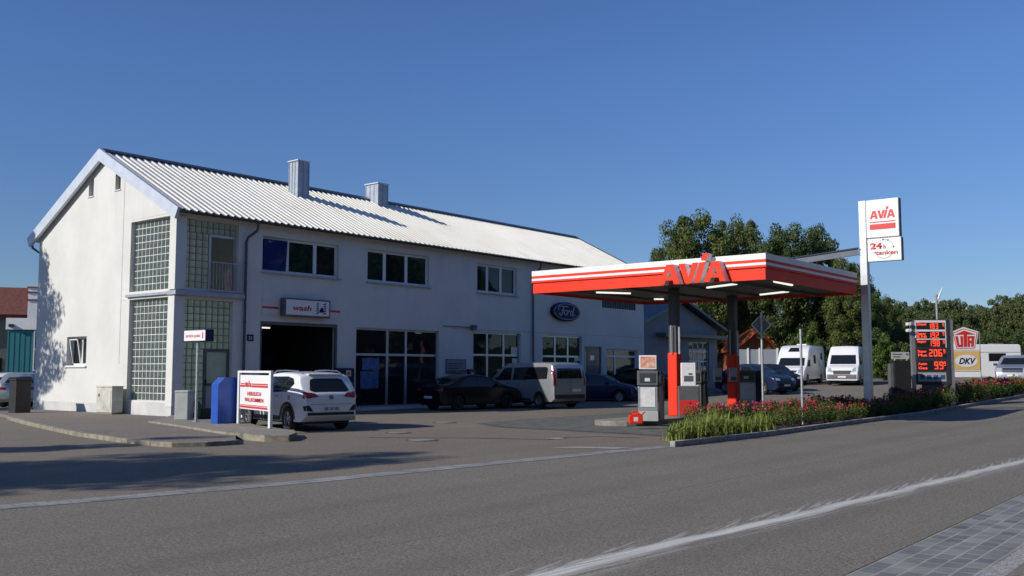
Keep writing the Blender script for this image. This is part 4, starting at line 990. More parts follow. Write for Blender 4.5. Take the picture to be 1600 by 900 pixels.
# blue collection box
bb = G(329, 661.5, .15); t = thing('blue_container', 'tall dark blue collection box with sloped top edge beside welcome board', 'container', (bb.x, bb.y, .15), rz=R(-50))
mb = MB(); mb.prism([(0, 0), (.72, 0), (.72, 1.32), (.2, 1.32), (0, 1.12)], -.42, 0); 
t.rotation_euler.z = R(-8)
mb.build('body', M['blue'], t, bevel=.008)
MB().box(.58, .66, -.428, -.421, .2, .24).build('lock', M['alu'], t)
wb = G(272, 656, .15); t = thing('waste_box', 'pale grey square waste box at the building corner', 'bin', (wb.x, wb.y, .15), rz=R(-55))
MB().box(0, .42, 0, .5, 0, .82).build('body', M['grey'], t, bevel=.02); MB().box(-.01, .43, -.01, .51, .821, .9).build('lid', M['grey'], t, bevel=.02)
q = G(298, 655, .15); t = thing('ash_bin', 'small round metal ash bin behind the service sign pole', 'bin', (q.x+.2, q.y+.2, .15))
MB().tube([(0, 0, 0), (0, 0, .6)], .03, 8).build('stem', M['galv'], t, smooth=True); MB().lathe([(.001, .55), (.12, .55), (.16, .78), (.17, .78), (.17, .80), (.001, .80)], 16).build('bowl', M['alu'], t, smooth=True)
q = G(322, 655, .15); t = thing('air_water_unit', 'low dark air and water unit with coiled green hose beside door', 'air unit', (q.x+.3, q.y+.5, .15))
MB().box(-.25, .25, -.2, .2, 0, .32).build('housing', M['blackplastic'], t, bevel=.03)
mb = MB(); [mb.lathe([(.16, 0), (.19, .02), (.22, 0), (.19, -.02), (.16, 0)], 18, (-.45, -.15, .25+.05*k), 'x' if k % 2 else 'y') for k in range(3)]; mb.build('hose', mat('green_hose', (.04, .16, .03), .5), t, smooth=True)
# utility cabinet by the gable
q = G(162, 654, .1); t = thing('utility_cabinet', 'weathered pale grey utility cabinet standing against the gable wall', 'cabinet', (X0-.62, 0, .1), rz=0)
yc0, yc1 = onX(175, 640, X0-.6).y, onX(151, 640, X0-.6).y
t.location.y = yc0; zc = onX(163, 603, X0-.6).z-.1
MB().box(0, .42, 0, yc1-yc0, .06, zc-.05).build('body', M['cabinet'], t, bevel=.01); MB().box(-.02, .44, -.02, yc1-yc0+.02, zc-.05, zc).build('cap', M['cabinet'], t, bevel=.01)
MB().box(.03, .39, .03, yc1-yc0-.03, 0, .06).build('base', M['concrete'], t); MB().box(-.012, -.001, .07, yc1-yc0-.07, .15, zc-.12).build('door', M['cabinet'], t, bevel=.004)
MB().box(-.03, -.013, (yc1-yc0)*.78, (yc1-yc0)*.85, zc*.62, zc*.72).build('handle', M['greydark'], t)
# dark gate post left
q = G(30, 649, .0); t = thing('gate_post', 'dark square post at the left end of the pavement', 'post', (q.x, q.y, .0)); MB().box(-.28, .28, -.28, .28, 0, 1.3).build('post', M['blackplastic'], t, bevel=.02)
MB().box(-.31, .31, -.31, .31, 1.3, 1.36).build('cap', M['blackplastic'], t)
# priority sign seen from behind
q = G(1193, 657, .09); t = thing('priority_sign', 'diamond road sign seen from behind on a steel pole in the flower bed', 'road sign', (q.x, q.y, .09), rz=R(-52))
MB().tube([(0, 0, 0), (0, 0, 3.42)], .038, 10).build('pole', M['galv'], t, smooth=True)
def rr(s, n=5, r=.06):
    o = []
    for cx, cy, a0 in ((s-r, s-r, 0), (-s+r, s-r, 90), (-s+r, -s+r, 180), (s-r, -s+r, 270)):
        for k in range(n+1): a = R(a0+90*k/n); o.append((cx+r*math.cos(a), cy+r*math.sin(a)))
    return [((x-y)*.7071, (x+y)*.7071) for x, y in o]
pz = 3.02
MB().prism([(x, z+pz) for x, z in rr(.215)], .045, .055).build('plate', mat('sign_back', (.20, .23, .23), .5, metal=.3), t)
mb = MB(); o_ = rr(.235); i_ = rr(.208)
n = len(o_); mb.add([(x, .04, z+pz) for x, z in o_]+[(x, .04, z+pz) for x, z in i_]+[(x, .06, z+pz) for x, z in o_]+[(x, .06, z+pz) for x, z in i_],
    [(k, (k+1) % n, (k+1) % n+n, k+n) for k in range(n)]+[(k, (k+1) % n, (k+1) % n+2*n, k+2*n) for k in range(n)]+[(k+n, (k+1) % n+n, (k+1) % n+3*n, k+3*n) for k in range(n)]+[(k+2*n, (k+1) % n+2*n, (k+1) % n+3*n, k+3*n) for k in range(n)])
mb.build('rim', M['plain_white'], t); [MB().box(-.05, .05, -.045, .045, a_, a_+.05).build('clamp', M['galv'], t) for a_ in (2.84, 3.14)]
q = G(1254.5, 663, .09); t = thing('steel_post', 'bare galvanised post without a sign in the rose bed', 'post', (q.x, q.y, .09)); MB().tube([(0, 0, 0), (0, 0, 2.82)], .036, 10).build('post', M['galv'], t, smooth=True)
MB().lathe([(.038, 2.80), (.042, 2.84), (.001, 2.86)], 10).build('cap', M['blackplastic'], t)

# price totem
F = 41.0; base = atf(1459, F); t = thing('price_totem', 'dark fuel price totem with red digits at the right of the station', 'price sign', (base.x, base.y, base.z), rz=R(-51))
k_ = F/1522.; wT = 54*k_; zT = EYE+(577-499)*k_-base.z; zB = EYE+(577-601)*k_-base.z
def tz(py): return EYE+(577-py)*k_-base.z
M['totem'] = mat('totem_case', (.04, .045, .055), .5)
MB().box(-wT/2-.02, wT/2, 0, .30, zB, zT).build('body', M['totem'], t, bevel=.02)
MB().box(wT/2+.001, wT/2+.16, .03, .2, 0, zT).box(-wT/2-.16, -wT/2-.021, .03, .2, 0, zT-.1).build('post', M['alu'], t)
MB().box(-wT/2+.3, wT/2-.3, .05, .25, 0, zB-.001).build('foot', M['greydark'], t)
u = lambda px: (px-1459)*k_
rows = [(504.5, 514.5, 'Diesel', '183', 1), (518.5, 529, 'Super\nE10', '192', 1), (531, 542, 'Super', '198', 0), (545, 558, 'Super\nPlus', '206', 0), (564, 578, 'Auto\nGas', '99', 0)]
mbw = MB()
for i, (a, b, lab, num, wh) in enumerate(rows):
    z1_, z0_ = tz(a), tz(b)
    MB().box(u(1433.5), u(1478.5), -.012, -.001, z0_, z1_).build('display', M['black'], t)
    hN = (z1_-z0_)*.86
    mb = MB(); x0_ = u(1452 if len(num) == 3 else 1459.5); xe = digits(mb, num, x0_, z0_+(z1_-z0_)*.07, hN, -.018); digits(mb, '9', u(1474.5), z0_+(z1_-z0_)*.45, hN*.55, -.018)
    mb.build('led_digits', M['led'], t)
    for j, ln in enumerate(lab.split('\n')):
        n_ = len(lab.split('\n')); hh = .11
        text_obj('led_label', ln, M['led'], t, u(1434.5), z0_+(z1_-z0_)*(.60 if n_ == 1 else (.55-.47*j)), hh*.95, y=-.014, bold=.03, align='LEFT', width=u(1449)-u(1434.5))
mbw.box(u(1431.5), u(1480), -.012, -.001, tz(504), tz(500.5)).box(u(1431.5), u(1480), -.012, -.001, tz(518), tz(515)).box(u(1431.5), u(1433.3), -.012, -.001, tz(528), tz(504.1)).box(u(1478.7), u(1480), -.012, -.001, tz(543), tz(504.1))
mbw.box(u(1433.4), u(1478.6), -.012, -.001, tz(530.8), tz(529.2)); mbw.build('white_border', M['white_panel'], t)
MB().box(u(1434), u(1478), -.012, -.001, tz(596), tz(582)).build('logo_strip', M['grey'], t)
[MB().box(u(x), u(x+7), -.016, -.0125, tz(592.5), tz(586)).build('card_symbol', M['signblue'], t) for x in (1437, 1447.5, 1458, 1469)]
for z_, r_ in ((tz(507), 'upper'), (tz(517), 'lower'), (tz(590), 'low')):
    q = thing('floodlight', {'upper': 'white floodlight on the left edge of the price totem, topmost', 'lower': 'white floodlight on the left edge of the price totem, second from top', 'low': 'white floodlight low on the left edge of the price totem'}[r_], 'lamp', tuple(t.matrix_basis @ Vector((-wT/2-.26, -.05, z_))), rz=R(-51), group='floodlights on the price totem')
    MB().box(-.13, .05, -.1, .1, -.05, .08).build('lamp_head', M['plain_white'], q, bevel=.02); MB().bar((0, 0, 0), (.12, .1, .1), .03, .03).build('bracket', M['plain_white'], q)
# UTA / DKV card signs
F2 = 46.5; b2 = atf(1510, F2); k2 = F2/1522.; t = thing('card_signs_frame', 'wire-framed card signs, white pentagon UTA above orange square DKV', 'sign', (b2.x, b2.y, b2.z), rz=R(-51))
u = lambda px: (px-1510)*k2
def tz(py): return EYE+(577-py)*k2-b2.z
MB().prism([(u(1488.5), tz(519)), (u(1508), tz(511)), (u(1531), tz(518)), (u(1525.5), tz(545.5)), (u(1494), tz(546))][::-1], 0, .05).build('pentagon', M['white_panel'], t)
pen = [(1490.8, 520.2), (1508, 513.6), (1528.5, 519.6), (1523.5, 543.8), (1495.8, 544.2)]
mb = MB()
for i in range(5): a, b = pen[i], pen[(i+1) % 5]; mb.bar((u(a[0]), -.006, tz(a[1])), (u(b[0]), -.006, tz(b[1])), .008, .025)
mb.build('border_line', M['redsign'], t)
mb = MB(); Pn = lambda pts: mb.prism([(u(x), tz(y)) for x, y in pts], -.012, -.002)
Pn([(1493, 523), (1508.5, 516.5), (1526, 522.5), (1512.5, 522.6), (1512, 541.8), (1507, 542), (1507.3, 522.8)])
Pn([(1494, 525.5), (1498, 525.3), (1500, 538.5), (1502.5, 538.5), (1502, 525.2), (1506, 525.1), (1505.8, 542), (1497, 542)])
Pn([(1513.5, 525), (1524.5, 525), (1522, 541.6), (1518.4, 541.7), (1519, 536), (1516.6, 536), (1516.4, 541.8), (1513, 541.9)])
mb.build('lettering', M['redsign'], t); MB().box(u(1516.8), u(1519.4), -.016, -.0125, tz(532), tz(529)).build('letter_counter', M['white_panel'], t)
MB().box(u(1489), u(1532), 0, .05, tz(578.5), tz(548.5)).build('square_panel', M['orange'], t, bevel=.01)
MB().prism([(u(1510.5)+17.5*k2*math.cos(a_), tz(564)+9.6*k2*math.sin(a_)) for a_ in [2*math.pi*i/32 for i in range(32)]], -.008, -.001).build('oval', M['white_panel'], t)
text_obj('lettering', 'DKV', M['navy'], t, u(1510), tz(568.5), 9*k2, y=-.010, bold=.035, shear=.3, width=27*k2)
mb = MB(); mb.tube([(u(1487), .03, 0), (u(1487), .03, tz(522)), (u(1487.8), .03, tz(518))], .02, 6).tube([(u(1533), .03, 0), (u(1533), .03, tz(518))], .02, 6).tube([(u(1487), .03, tz(580)), (u(1533), .03, tz(580))], .02, 6).tube([(u(1487), .03, tz(547.2)), (u(1533), .03, tz(547.2))], .015, 6)
mb.build('wire_frame', M['alu'], t, smooth=True)
# dark vacuum box with small sign
F3 = 40; b3 = atf(1408, F3); k3 = F3/1522.; t = thing('vacuum_station', 'dark metal cabinet with a small grey sign on top beside the price totem', 'cabinet', (b3.x, b3.y, b3.z), rz=R(-51))
def tz(py): return EYE+(577-py)*k3-b3.z
u = lambda px: (px-1408)*k3
MB().box(u(1397), u(1423), 0, .5, .05, tz(563)).build('cabinet', M['blackplastic'], t, bevel=.015)
MB().box(u(1393), u(1397)-.001, .1, .4, .0, tz(568)).build('side_post', M['greydark'], t)
MB().box(u(1394), u(1421.5), .02, .06, tz(561), tz(550)).build('sign_plate', M['grey'], t); mb = MB(); mb.box(u(1396), u(1410), .012, .019, tz(554.3), tz(552.8)).box(u(1396), u(1407), .012, .019, tz(558.3), tz(556.8)).box(u(1416.5), u(1420), .012, .019, tz(555), tz(552)); mb.build('print', M['greydark'], t)
MB().box(u(1398), u(1399.5), .03, .05, tz(563), tz(561)).box(u(1417), u(1418.5), .03, .05, tz(563), tz(561)).build('bracket', M['plain_white'], t)
b4 = atf(1467, 44); t = thing('light_mast', 'thin grey mast rising behind the price totem', 'mast', tuple(b4)); zt4 = EYE+(577-463)*44/1522-b4.z
MB().tube([(0, 0, 0), (0, 0, zt4)], .05, 8).build('mast', M['galv'], t, smooth=True); MB().lathe([(.07, zt4), (.07, zt4+.08), (.001, zt4+.1)], 8).build('cap', M['galv'], t)

# ------------------------------------------------------------------ vehicles
def interp(tab, x):
    if x <= tab[0][0]: return tab[0][1]
    for (a, va), (b, vb) in zip(tab, tab[1:]):
        if x <= b: return va+(vb-va)*(x-a)/(b-a) if b > a else vb
    return tab[-1][1]
def smooth_tab(tab, r=.05):
    """chaikin rounding of a profile"""
    p = [tab[0]]
    for a, b in zip(tab, tab[1:]): p += [(a[0]*.75+b[0]*.25, a[1]*.75+b[1]*.25), (a[0]*.25+b[0]*.75, a[1]*.25+b[1]*.75)]
    return p+[tab[-1]]
def car_body(L, Wd, top, bot, belt, roofw, wheels, wr, endr=.35, boxy=0):
    top = smooth_tab(top); xs = sorted({0.0, .015, .05, .1, L-.1, L-.05, L-.015, L, *[min(max(p[0], 0), L) for p in top], *[L*i/26 for i in range(27)]})
    def plan(x):
        d = min(x, L-x); k = 1-min(1, d/endr); return 1-(.16 if not boxy else .07)*k**2.2
    H = max(p[1] for p in top)
    def hw(x, z):
        w = Wd/2*plan(x)
        if z <= belt: w *= 1-.035*max(0, (belt*.55-z)/(belt*.55))-.012*(z/belt)
        else: w *= .988-(1-roofw)*((z-belt)/(H-belt))**1.15
        return w
    rows = 9; ring = []
    for x in xs:
        zb, zt = interp(bot, x), interp(top, x); zt = max(zt, zb+.08); e = min(.07, (zt-zb)*.3); pts = []
        for j in range(rows):
            z = zb+(zt-e-zb)*j/(rows-1); pts.append((hw(x, z), z))
        w = hw(x, zt-e)
        pts += [(w-.35*e, zt-.35*e), (w-e, zt-.02*e), (w*.55, zt+.02), (0, zt+.03)]
        full = pts+[(-a, b) for a, b in pts[-2::-1]]
        ring.append([(x-L/2, a, b) for a, b in full])
    n = len(ring[0]); v = [p for r in ring for p in r]; f = []
    for i in range(len(ring)-1):
        for k in range(n): f.append((i*n+k, i*n+(k+1) % n, (i+1)*n+(k+1) % n, (i+1)*n+k))
    f += [tuple(range(n)), tuple((len(ring)-1)*n+k for k in range(n))]
    bm = bmesh.new(); bv = [bm.verts.new(p) for p in v]
    for q in f:
        try: bm.faces.new([bv[i] for i in q])
        except Exception: pass
    bmesh.ops.recalc_face_normals(bm, faces=bm.faces)
    me = bpy.data.meshes.new('body'); bm.to_mesh(me); bvh = BVHTree.FromBMesh(bm); bm.free()
    ob = bpy.data.objects.new('tmpb', me); C.objects.link(ob)
    cm = MB()
    for wx in wheels: cm.lathe([(.001, -Wd), (wr*1.17, -Wd), (wr*1.17, Wd), (.001, Wd)], 28, (wx-L/2, 0, wr), 'y')
    cu = cm.build('tmpc', M['black']); md = ob.modifiers.new('b', 'BOOLEAN'); md.operation = 'DIFFERENCE'; md.object = cu; md.solver = 'EXACT'
    dg = bpy.context.evaluated_depsgraph_get(); me2 = bpy.data.meshes.new_from_object(ob.evaluated_get(dg))
    bpy.data.objects.remove(ob); bpy.data.objects.remove(cu)
    if len(me2.polygons) < 50: me2 = me
    for p in me2.polygons: p.use_smooth = True
    me2.set_sharp_from_angle(angle=R(32)); me2.name = 'body'
    return me2, bvh
def decal(name, bvh, poly, d, m, parent, off=.006, cuts=3, mirror=False):
    """polygon in the plane facing d ('L','R' side: (x,z); 'B','F' ends: (y,z)) laid on the body"""
    out = []
    for sgn in ((1, -1) if mirror else (1,)):
        bm = bmesh.new(); q = [(u*sgn, v) for u, v in poly] if d in 'BF' else poly
        vs_ = [bm.verts.new((u, v, 0)) for u, v in q]; bm.faces.new(vs_)
        bmesh.ops.triangulate(bm, faces=bm.faces[:])
        for _ in range(cuts): bmesh.ops.subdivide_edges(bm, edges=[e for e in bm.edges if e.calc_length() > .12], cuts=1, use_grid_fill=False); bmesh.ops.triangulate(bm, faces=bm.faces[:])
        for v in bm.verts:
            u, w = v.co.x, v.co.y
            dd = d
            if d in 'LR' and sgn == -1: dd = 'R' if d == 'L' else 'L'
            o, r = {'L': ((u, 5, w), (0, -1, 0)), 'R': ((u, -5, w), (0, 1, 0)), 'B': ((-9, u, w), (1, 0, 0)), 'F': ((9, u, w), (-1, 0, 0))}[dd]
            h = bvh.ray_cast(Vector(o), Vector(r))
            if h[0] is None: h = bvh.find_nearest(Vector((u if d in 'LR' else (-2 if d == 'B' else 2), (1 if dd == 'L' else -1) if d in 'LR' else u, w)))
            nn = h[1] if h[1].dot(Vector(r)) < 0 else -h[1]
            v.co = h[0]+nn*off
        me = bpy.data.meshes.new(name); bmesh.ops.recalc_face_normals(bm, faces=bm.faces); bm.to_mesh(me); bm.free(); me.materials.append(m)
        for p in me.polygons: p.use_smooth = True
        o = bpy.data.objects.new(name, me); C.objects.link(o); o.parent = parent; out.append(o)
    return out
def wheel(parent, x, y, r, side, rimm='rim', w=.21):
    mb = MB(); s = side
    mb.lathe([(r*.62, y), (r*.66, y+s*.0), (r*.93, y+s*.005), (r, y-s*.03), (r, y-s*(w-.03)), (r*.93, y-s*w), (r*.6, y-s*w)], 28, (x, 0, r), 'y')
    o = mb.build('wheel', M['rubber'], parent, smooth=True)
    rm = MB(); rm.lathe([(r*.62, y-s*.01), (r*.58, y-s*.03), (r*.56, y-s*.10), (.001, y-s*.11)], 24, (x, 0, r), 'y')
    rm.lathe([(.001, y-s*.012), (r*.14, y-s*.015), (r*.16, y-s*.05)], 12, (x, 0, r), 'y')
    for k in range(5):
        a = 2*math.pi*k/5+.3
        for da in (-.11, .11): rm.bar((x+r*.1*math.cos(a), y-s*.03, r+r*.1*math.sin(a)), (x+r*.58*math.cos(a+da), y-s*.035, r+r*.58*math.sin(a+da)), .03, r*.085)
    rm.build('rim', M[rimm], o, smooth=False)
def make_car(name, label, cat, loc, head, paint, L, Wd, top, bot, belt, roofw, wx, wr, group=None, boxy=0, rimm='rim', endr=.35):
    t = thing(name, label, cat, loc, head, group)
    me, bvh = car_body(L, Wd, top, bot, belt, roofw, wx, wr, endr, boxy)
    me.materials.clear(); me.materials.append(M[paint]); b = bpy.data.objects.new('body', me); C.objects.link(b); b.parent = t
    for x in wx:
        for s in (1, -1): wheel(t, x-L/2, s*(Wd/2-.012), wr, s, rimm)
    MB().box(-L/2+.25, L/2-.25, -Wd/2+.22, Wd/2-.22, .2, .5).build('underbody', M['blackplastic'], t)
    return t, bvh
def mirrors(t, x, z, y, m):
    for s in (1, -1): MB().box(x-.06, x+.09, min(s*y, s*(y+.2)), max(s*y, s*(y+.2)), z, z+.14).build('mirror', M[m], t, bevel=.03)
# --- white compact suv at the wash bay
H2 = R(78); Lc = 4.32
ra = Vector((17.35, 21.8)); ctr = ra+Vector((math.cos(H2), math.sin(H2)))*(Lc/2-.88)+Vector((math.sin(H2), -math.cos(H2)))*.80
SUV_TOP = [(0, .78), (.03, 1.0), (.10, 1.06), (.36, 1.42), (.46, 1.55), (.9, 1.60), (1.7, 1.62), (2.35, 1.55), (3.15, 1.09), (3.5, 1.04), (4.0, .93), (4.22, .78), (4.32, .6)]
SUV_BOT = [(0, .42), (.15, .27), (4.1, .25), (4.32, .36)]
t, bv = make_car('parked_suv', 'white compact SUV with raised tailgate badge, rear to camera, at wash bay', 'car', (ctr.x, ctr.y, 0), H2, 'carwhite', Lc, 1.81, SUV_TOP, SUV_BOT, .98, .80, (.88, 3.46), .335)
t['label'] = 'white compact SUV parked rear towards camera in front of wash bay'
h = Lc/2
sidewin = [(.62-h, 1.30), (.95-h, 1.08), (3.05-h, 1.02), (2.55-h, 1.36), (2.2-h, 1.49), (1.1-h, 1.50), (.75-h, 1.44)]
for d in 'LR':
    decal('side_window', bv, sidewin, d, M['carglass'], t, cuts=4)
    decal('pillar', bv, [(1.93-h, 1.02), (2.03-h, 1.02), (1.98-h, 1.50), (1.90-h, 1.50)], d, M['blackplastic'], t, off=.009)
    decal('sill_cladding', bv, [(1.3-h, .28), (3.05-h, .27), (3.05-h, .40), (1.3-h, .41)], d, M['blackplastic'], t, off=.008)
    decal('door_handle', bv, [(1.45-h, .93), (1.63-h, .93), (1.63-h, .96), (1.45-h, .96)], d, M['chrome'], t, off=.02)
    decal('door_handle', bv, [(2.45-h, .91), (2.63-h, .91), (2.63-h, .94), (2.45-h, .94)], d, M['chrome'], t, off=.02)
    for cx in (.88-h, 3.46-h):       # arch cladding
        o_ = [(cx+.475*math.cos(a), .335+.475*math.sin(a)) for a in [math.pi*i/16 for i in range(17)]]; i_ = [(cx+.395*math.cos(a), .335+.395*math.sin(a)) for a in [math.pi*i/16 for i in range(17)]]
        decal('arch_trim', bv, o_+i_[::-1], d, M['blackplastic'], t, off=.008, cuts=0)
for d in 'LR':
    for gx in (1.25, 1.98, 3.02):
        decal('door_gap', bv, [(gx-h-.007, .42), (gx-h+.007, .42), (gx-h+.007, 1.0), (gx-h-.007, 1.0)], d, M['black'], t, off=.003, cuts=4)
    decal('fuel_flap', bv, [(.72-h, .86), (.86-h, .86), (.86-h, .98), (.72-h, .98)], d, M['carsilver'], t, off=.003)
decal('rear_window', bv, [(-.60, 1.12), (-.5, 1.08), (.5, 1.08), (.60, 1.12), (.50, 1.40), (.4, 1.44), (-.4, 1.44), (-.50, 1.40)], 'B', M['carglass'], t, cuts=4, off=.008)
decal('tail_light', bv, [(.38, .95), (.80, .89), (.86, .99), (.80, 1.08), (.50, 1.04)], 'B', M['tail'], t, mirror=True, off=.012)
decal('rear_diffuser', bv, [(-.78, .44), (.78, .44), (.70, .52), (-.70, .52)], 'B', M['blackplastic'], t, off=.01, cuts=4)
decal('fog_surround', bv, [(.55, .55), (.80, .57), (.82, .70), (.68, .72)], 'B', M['blackplastic'], t, mirror=True, off=.012)
decal('tailgate_seam', bv, [(-.62, .735), (.62, .735), (.62, .745), (-.62, .745)], 'B', M['greydark'], t, off=.003)
decal('badge', bv, [(.07*math.cos(a), .93+.065*math.sin(a)) for a in [2*math.pi*i/8+.39 for i in range(8)]], 'B', M['chrome'], t, off=.015, cuts=1)
pl_ = decal('number_plate', bv, [(-.26, .56), (.26, .56), (.26, .67), (-.26, .67)], 'B', M['numberplate'], t, off=.016, cuts=1)[0]
xx = min(v.co.x for v in pl_.data.vertices)
tx = text_obj('plate_lettering', 'GS UI 162', M['black'], t, 0, .585, .07, y=0, bold=.02, width=.44)
for v in tx.data.vertices: v.co = Vector((xx-.004+v.co.y, -v.co.x, v.co.z))
for s in (1, -1):
    MB().tube([(.62-h, s*.60, 1.60), (.8-h, s*.61, 1.655), (1.5-h, s*.62, 1.675), (2.1-h, s*.62, 1.66), (2.28-h, s*.62, 1.60)], .018, 8).build('roof_rail', M['chrome'], t, smooth=True)
MB().box(.36-h, .50-h, -.52, .52, 1.535, 1.575).build('spoiler', M['carwhite'], t, bevel=.015)
mirrors(t, 3.0-h, 1.0, .86, 'carwhite')
# --- silver passenger van in front of the shop windows
vl = Vector((0, 0))
a = G(880, 640); VH = R(150)
VT = [(0, .9), (.03, 1.3), (.12, 1.75), (.22, 1.92), (.6, 1.97), (3.0, 1.97), (3.5, 1.90), (4.25, 1.32), (4.55, 1.18), (4.85, 1.02), (4.95, .7)]
VB = [(0, .42), (.15, .30), (4.8, .28), (4.95, .4)]
rr_ = atf(891, 42.0); VH = R(77); c_ = Vector((rr_.x, rr_.y))+Vector((math.cos(VH), math.sin(VH)))*2.475
t, bv = make_car('passenger_van', 'silver passenger van with dark windows half in shade, rear to the right', 'van', (c_.x, c_.y, .02), VH, 'carsilver', 4.95, 1.98, VT, VB, 1.2, .86, (.95, 3.95), .34, boxy=1)
h = 4.95/2
for d in 'LR':
    decal('side_window', bv, [(.42-h, 1.27), (2.75-h, 1.20), (2.75-h, 1.76), (.55-h, 1.78), (.42-h, 1.70)], d, M['carglass'], t, cuts=4)
    decal('side_window', bv, [(2.90-h, 1.20), (3.95-h, 1.20), (3.45-h, 1.74), (2.9-h, 1.76)], d, M['carglass'], t, cuts=4)
    decal('sill_cladding', bv, [(1.5-h, .32), (3.4-h, .32), (3.4-h, .42), (1.5-h, .42)], d, M['blackplastic'], t)
    decal('door_handle', bv, [(3.0-h, 1.05), (3.2-h, 1.05), (3.2-h, 1.09), (3.0-h, 1.09)], d, M['blackplastic'], t, off=.02)
decal('rear_window', bv, [(-.72, 1.28), (.72, 1.28), (.68, 1.72), (-.68, 1.72)], 'B', M['carglass'], t, cuts=4)
decal('tail_light', bv, [(.82, .95), (.93, .95), (.90, 1.7), (.80, 1.7)], 'B', M['tail'], t, mirror=True, off=.012)
decal('bumper', bv, [(-.85, .42), (.85, .42), (.85, .60), (-.85, .60)], 'B', M['blackplastic'], t, off=.01)
decal('number_plate', bv, [(-.62, .72), (-.10, .72), (-.10, .84), (-.62, .84)], 'B', M['numberplate'], t, off=.014, cuts=1)
decal('rear_door_gap', bv, [(-.006, .62), (.006, .62), (.006, 1.8), (-.006, 1.8)], 'B', M['black'], t, off=.004)
decal('windscreen', bv, [(-.75, 1.36), (.75, 1.36), (.66, 1.82), (-.66, 1.82)], 'F', M['carglass'], t)
mirrors(t, 3.75-h, 1.2, .95, 'blackplastic')
# --- saloon cars in the shade
SED_TOP = [(0, .8), (.06, 1.0), (.6, 1.08), (1.15, 1.36), (1.7, 1.46), (2.3, 1.46), (2.75, 1.38), (3.45, 1.02), (4.2, .9), (4.5, .75), (4.6, .55)]
SED_BOT = [(0, .4), (.15, .25), (4.4, .22), (4.6, .34)]
def saloon(label, loc, head, paint, group=None, scale=1.0, top=SED_TOP, rimm='rim'):
    t, bv = make_car('parked_car', label, 'car', loc, head, paint, 4.6, 1.82, top, SED_BOT, .92, .78, (.9, 3.65), .32, group, rimm=rimm)
    h = 2.3; zt = interp(top, 1.7)-.10
    for d in 'LR': decal('side_window', bv, [(.85-h, 1.0), (3.2-h, .96), (2.65-h, zt-.06), (2.1-h, zt), (1.5-h, zt)], d, M['carglass'], t, cuts=4); decal('pillar', bv, [(1.95-h, .97), (2.02-h, .97), (2.02-h, zt), (1.95-h, zt)], d, M['blackplastic'], t, off=.009)
    decal('rear_window', bv, [(-.58, 1.10), (.58, 1.10), (.46, 1.34), (-.46, 1.34)], 'B', M['carglass'], t); decal('windscreen', bv, [(-.62, 1.06), (.62, 1.06), (.5, 1.36), (-.5, 1.36)], 'F', M['carglass'], t)
    decal('tail_light', bv, [(.5, .80), (.82, .80), (.82, .92), (.5, .90)], 'B', M['tail'], t, mirror=True, off=.012); decal('headlight', bv, [(.48, .66), (.82, .68), (.80, .80), (.5, .76)], 'F', M['headlamp'], t, mirror=True, off=.012)
    decal('number_plate', bv, [(-.26, .5), (.26, .5), (.26, .6), (-.26, .6)], 'B', M['numberplate'], t, off=.016, cuts=1); decal('grille', bv, [(-.4, .5), (.4, .5), (.45, .7), (-.45, .7)], 'F', M['blackplastic'], t, off=.01)
    decal('number_plate', bv, [(-.26, .40), (.26, .40), (.26, .49), (-.26, .49)], 'F', M['numberplate'], t, off=.016, cuts=1)
    mirrors(t, 3.0-h, .96, .86, paint)
    return t
p = atf(735, 42.0); saloon('black estate car in deep shade left of the silver van', (p.x, p.y, 0), R(-8), 'carblack', 'dark cars in the building shade', rimm='darkrim')
p = atf(934, 50.5); saloon('dark blue car in shade right of the silver van, front to camera', (p.x, p.y, 0), R(-72), 'carblue', 'dark cars in the building shade')
p = atf(992, 53.0); 
t = saloon('black car in shade below the small right shop window', (p.x, p.y, .1), R(95), 'carblack', 'dark cars in the building shade'); t.scale = (1, 1, 1.12)
p = atf(1178, 56.0); t = saloon('dark blue car under the canopy beside the motorhome', (p.x, p.y, gz(p.x)), R(-105), 'carblue'); t.scale = (1, 1, 1.15)
p = atf(1205, 60.0); t = saloon('black car parked close beside the white motorhome', (p.x, p.y, gz(p.x)), R(-128), 'carblack'); t.scale = (1, 1, 1.1)
# --- cars at the far left
HB = [(0, .85), (.05, 1.02), (.35, 1.38), (.6, 1.5), (1.7, 1.54), (2.4, 1.48), (3.3, 1.04), (4.2, .92), (4.5, .75), (4.6, .55)]
for px, f_, hd, pm, lb in ((50, 45.5, 52, 'carsilver', 'silver hatchback with rear plate showing, tight behind the building corner'), (26, 47, 60, 'carwhite', 'white hatchback behind the dark gate post'), (2, 49.5, 72, 'carsilver', 'silver car cut by the left edge of the picture'), (-22, 56, 60, 'carblue', 'dark blue car farthest left behind the silver one')):
    p = atf(px, f_); t = saloon(lb, (p.x, p.y, 0), R(hd), pm, 'cars parked at the far left', top=HB)
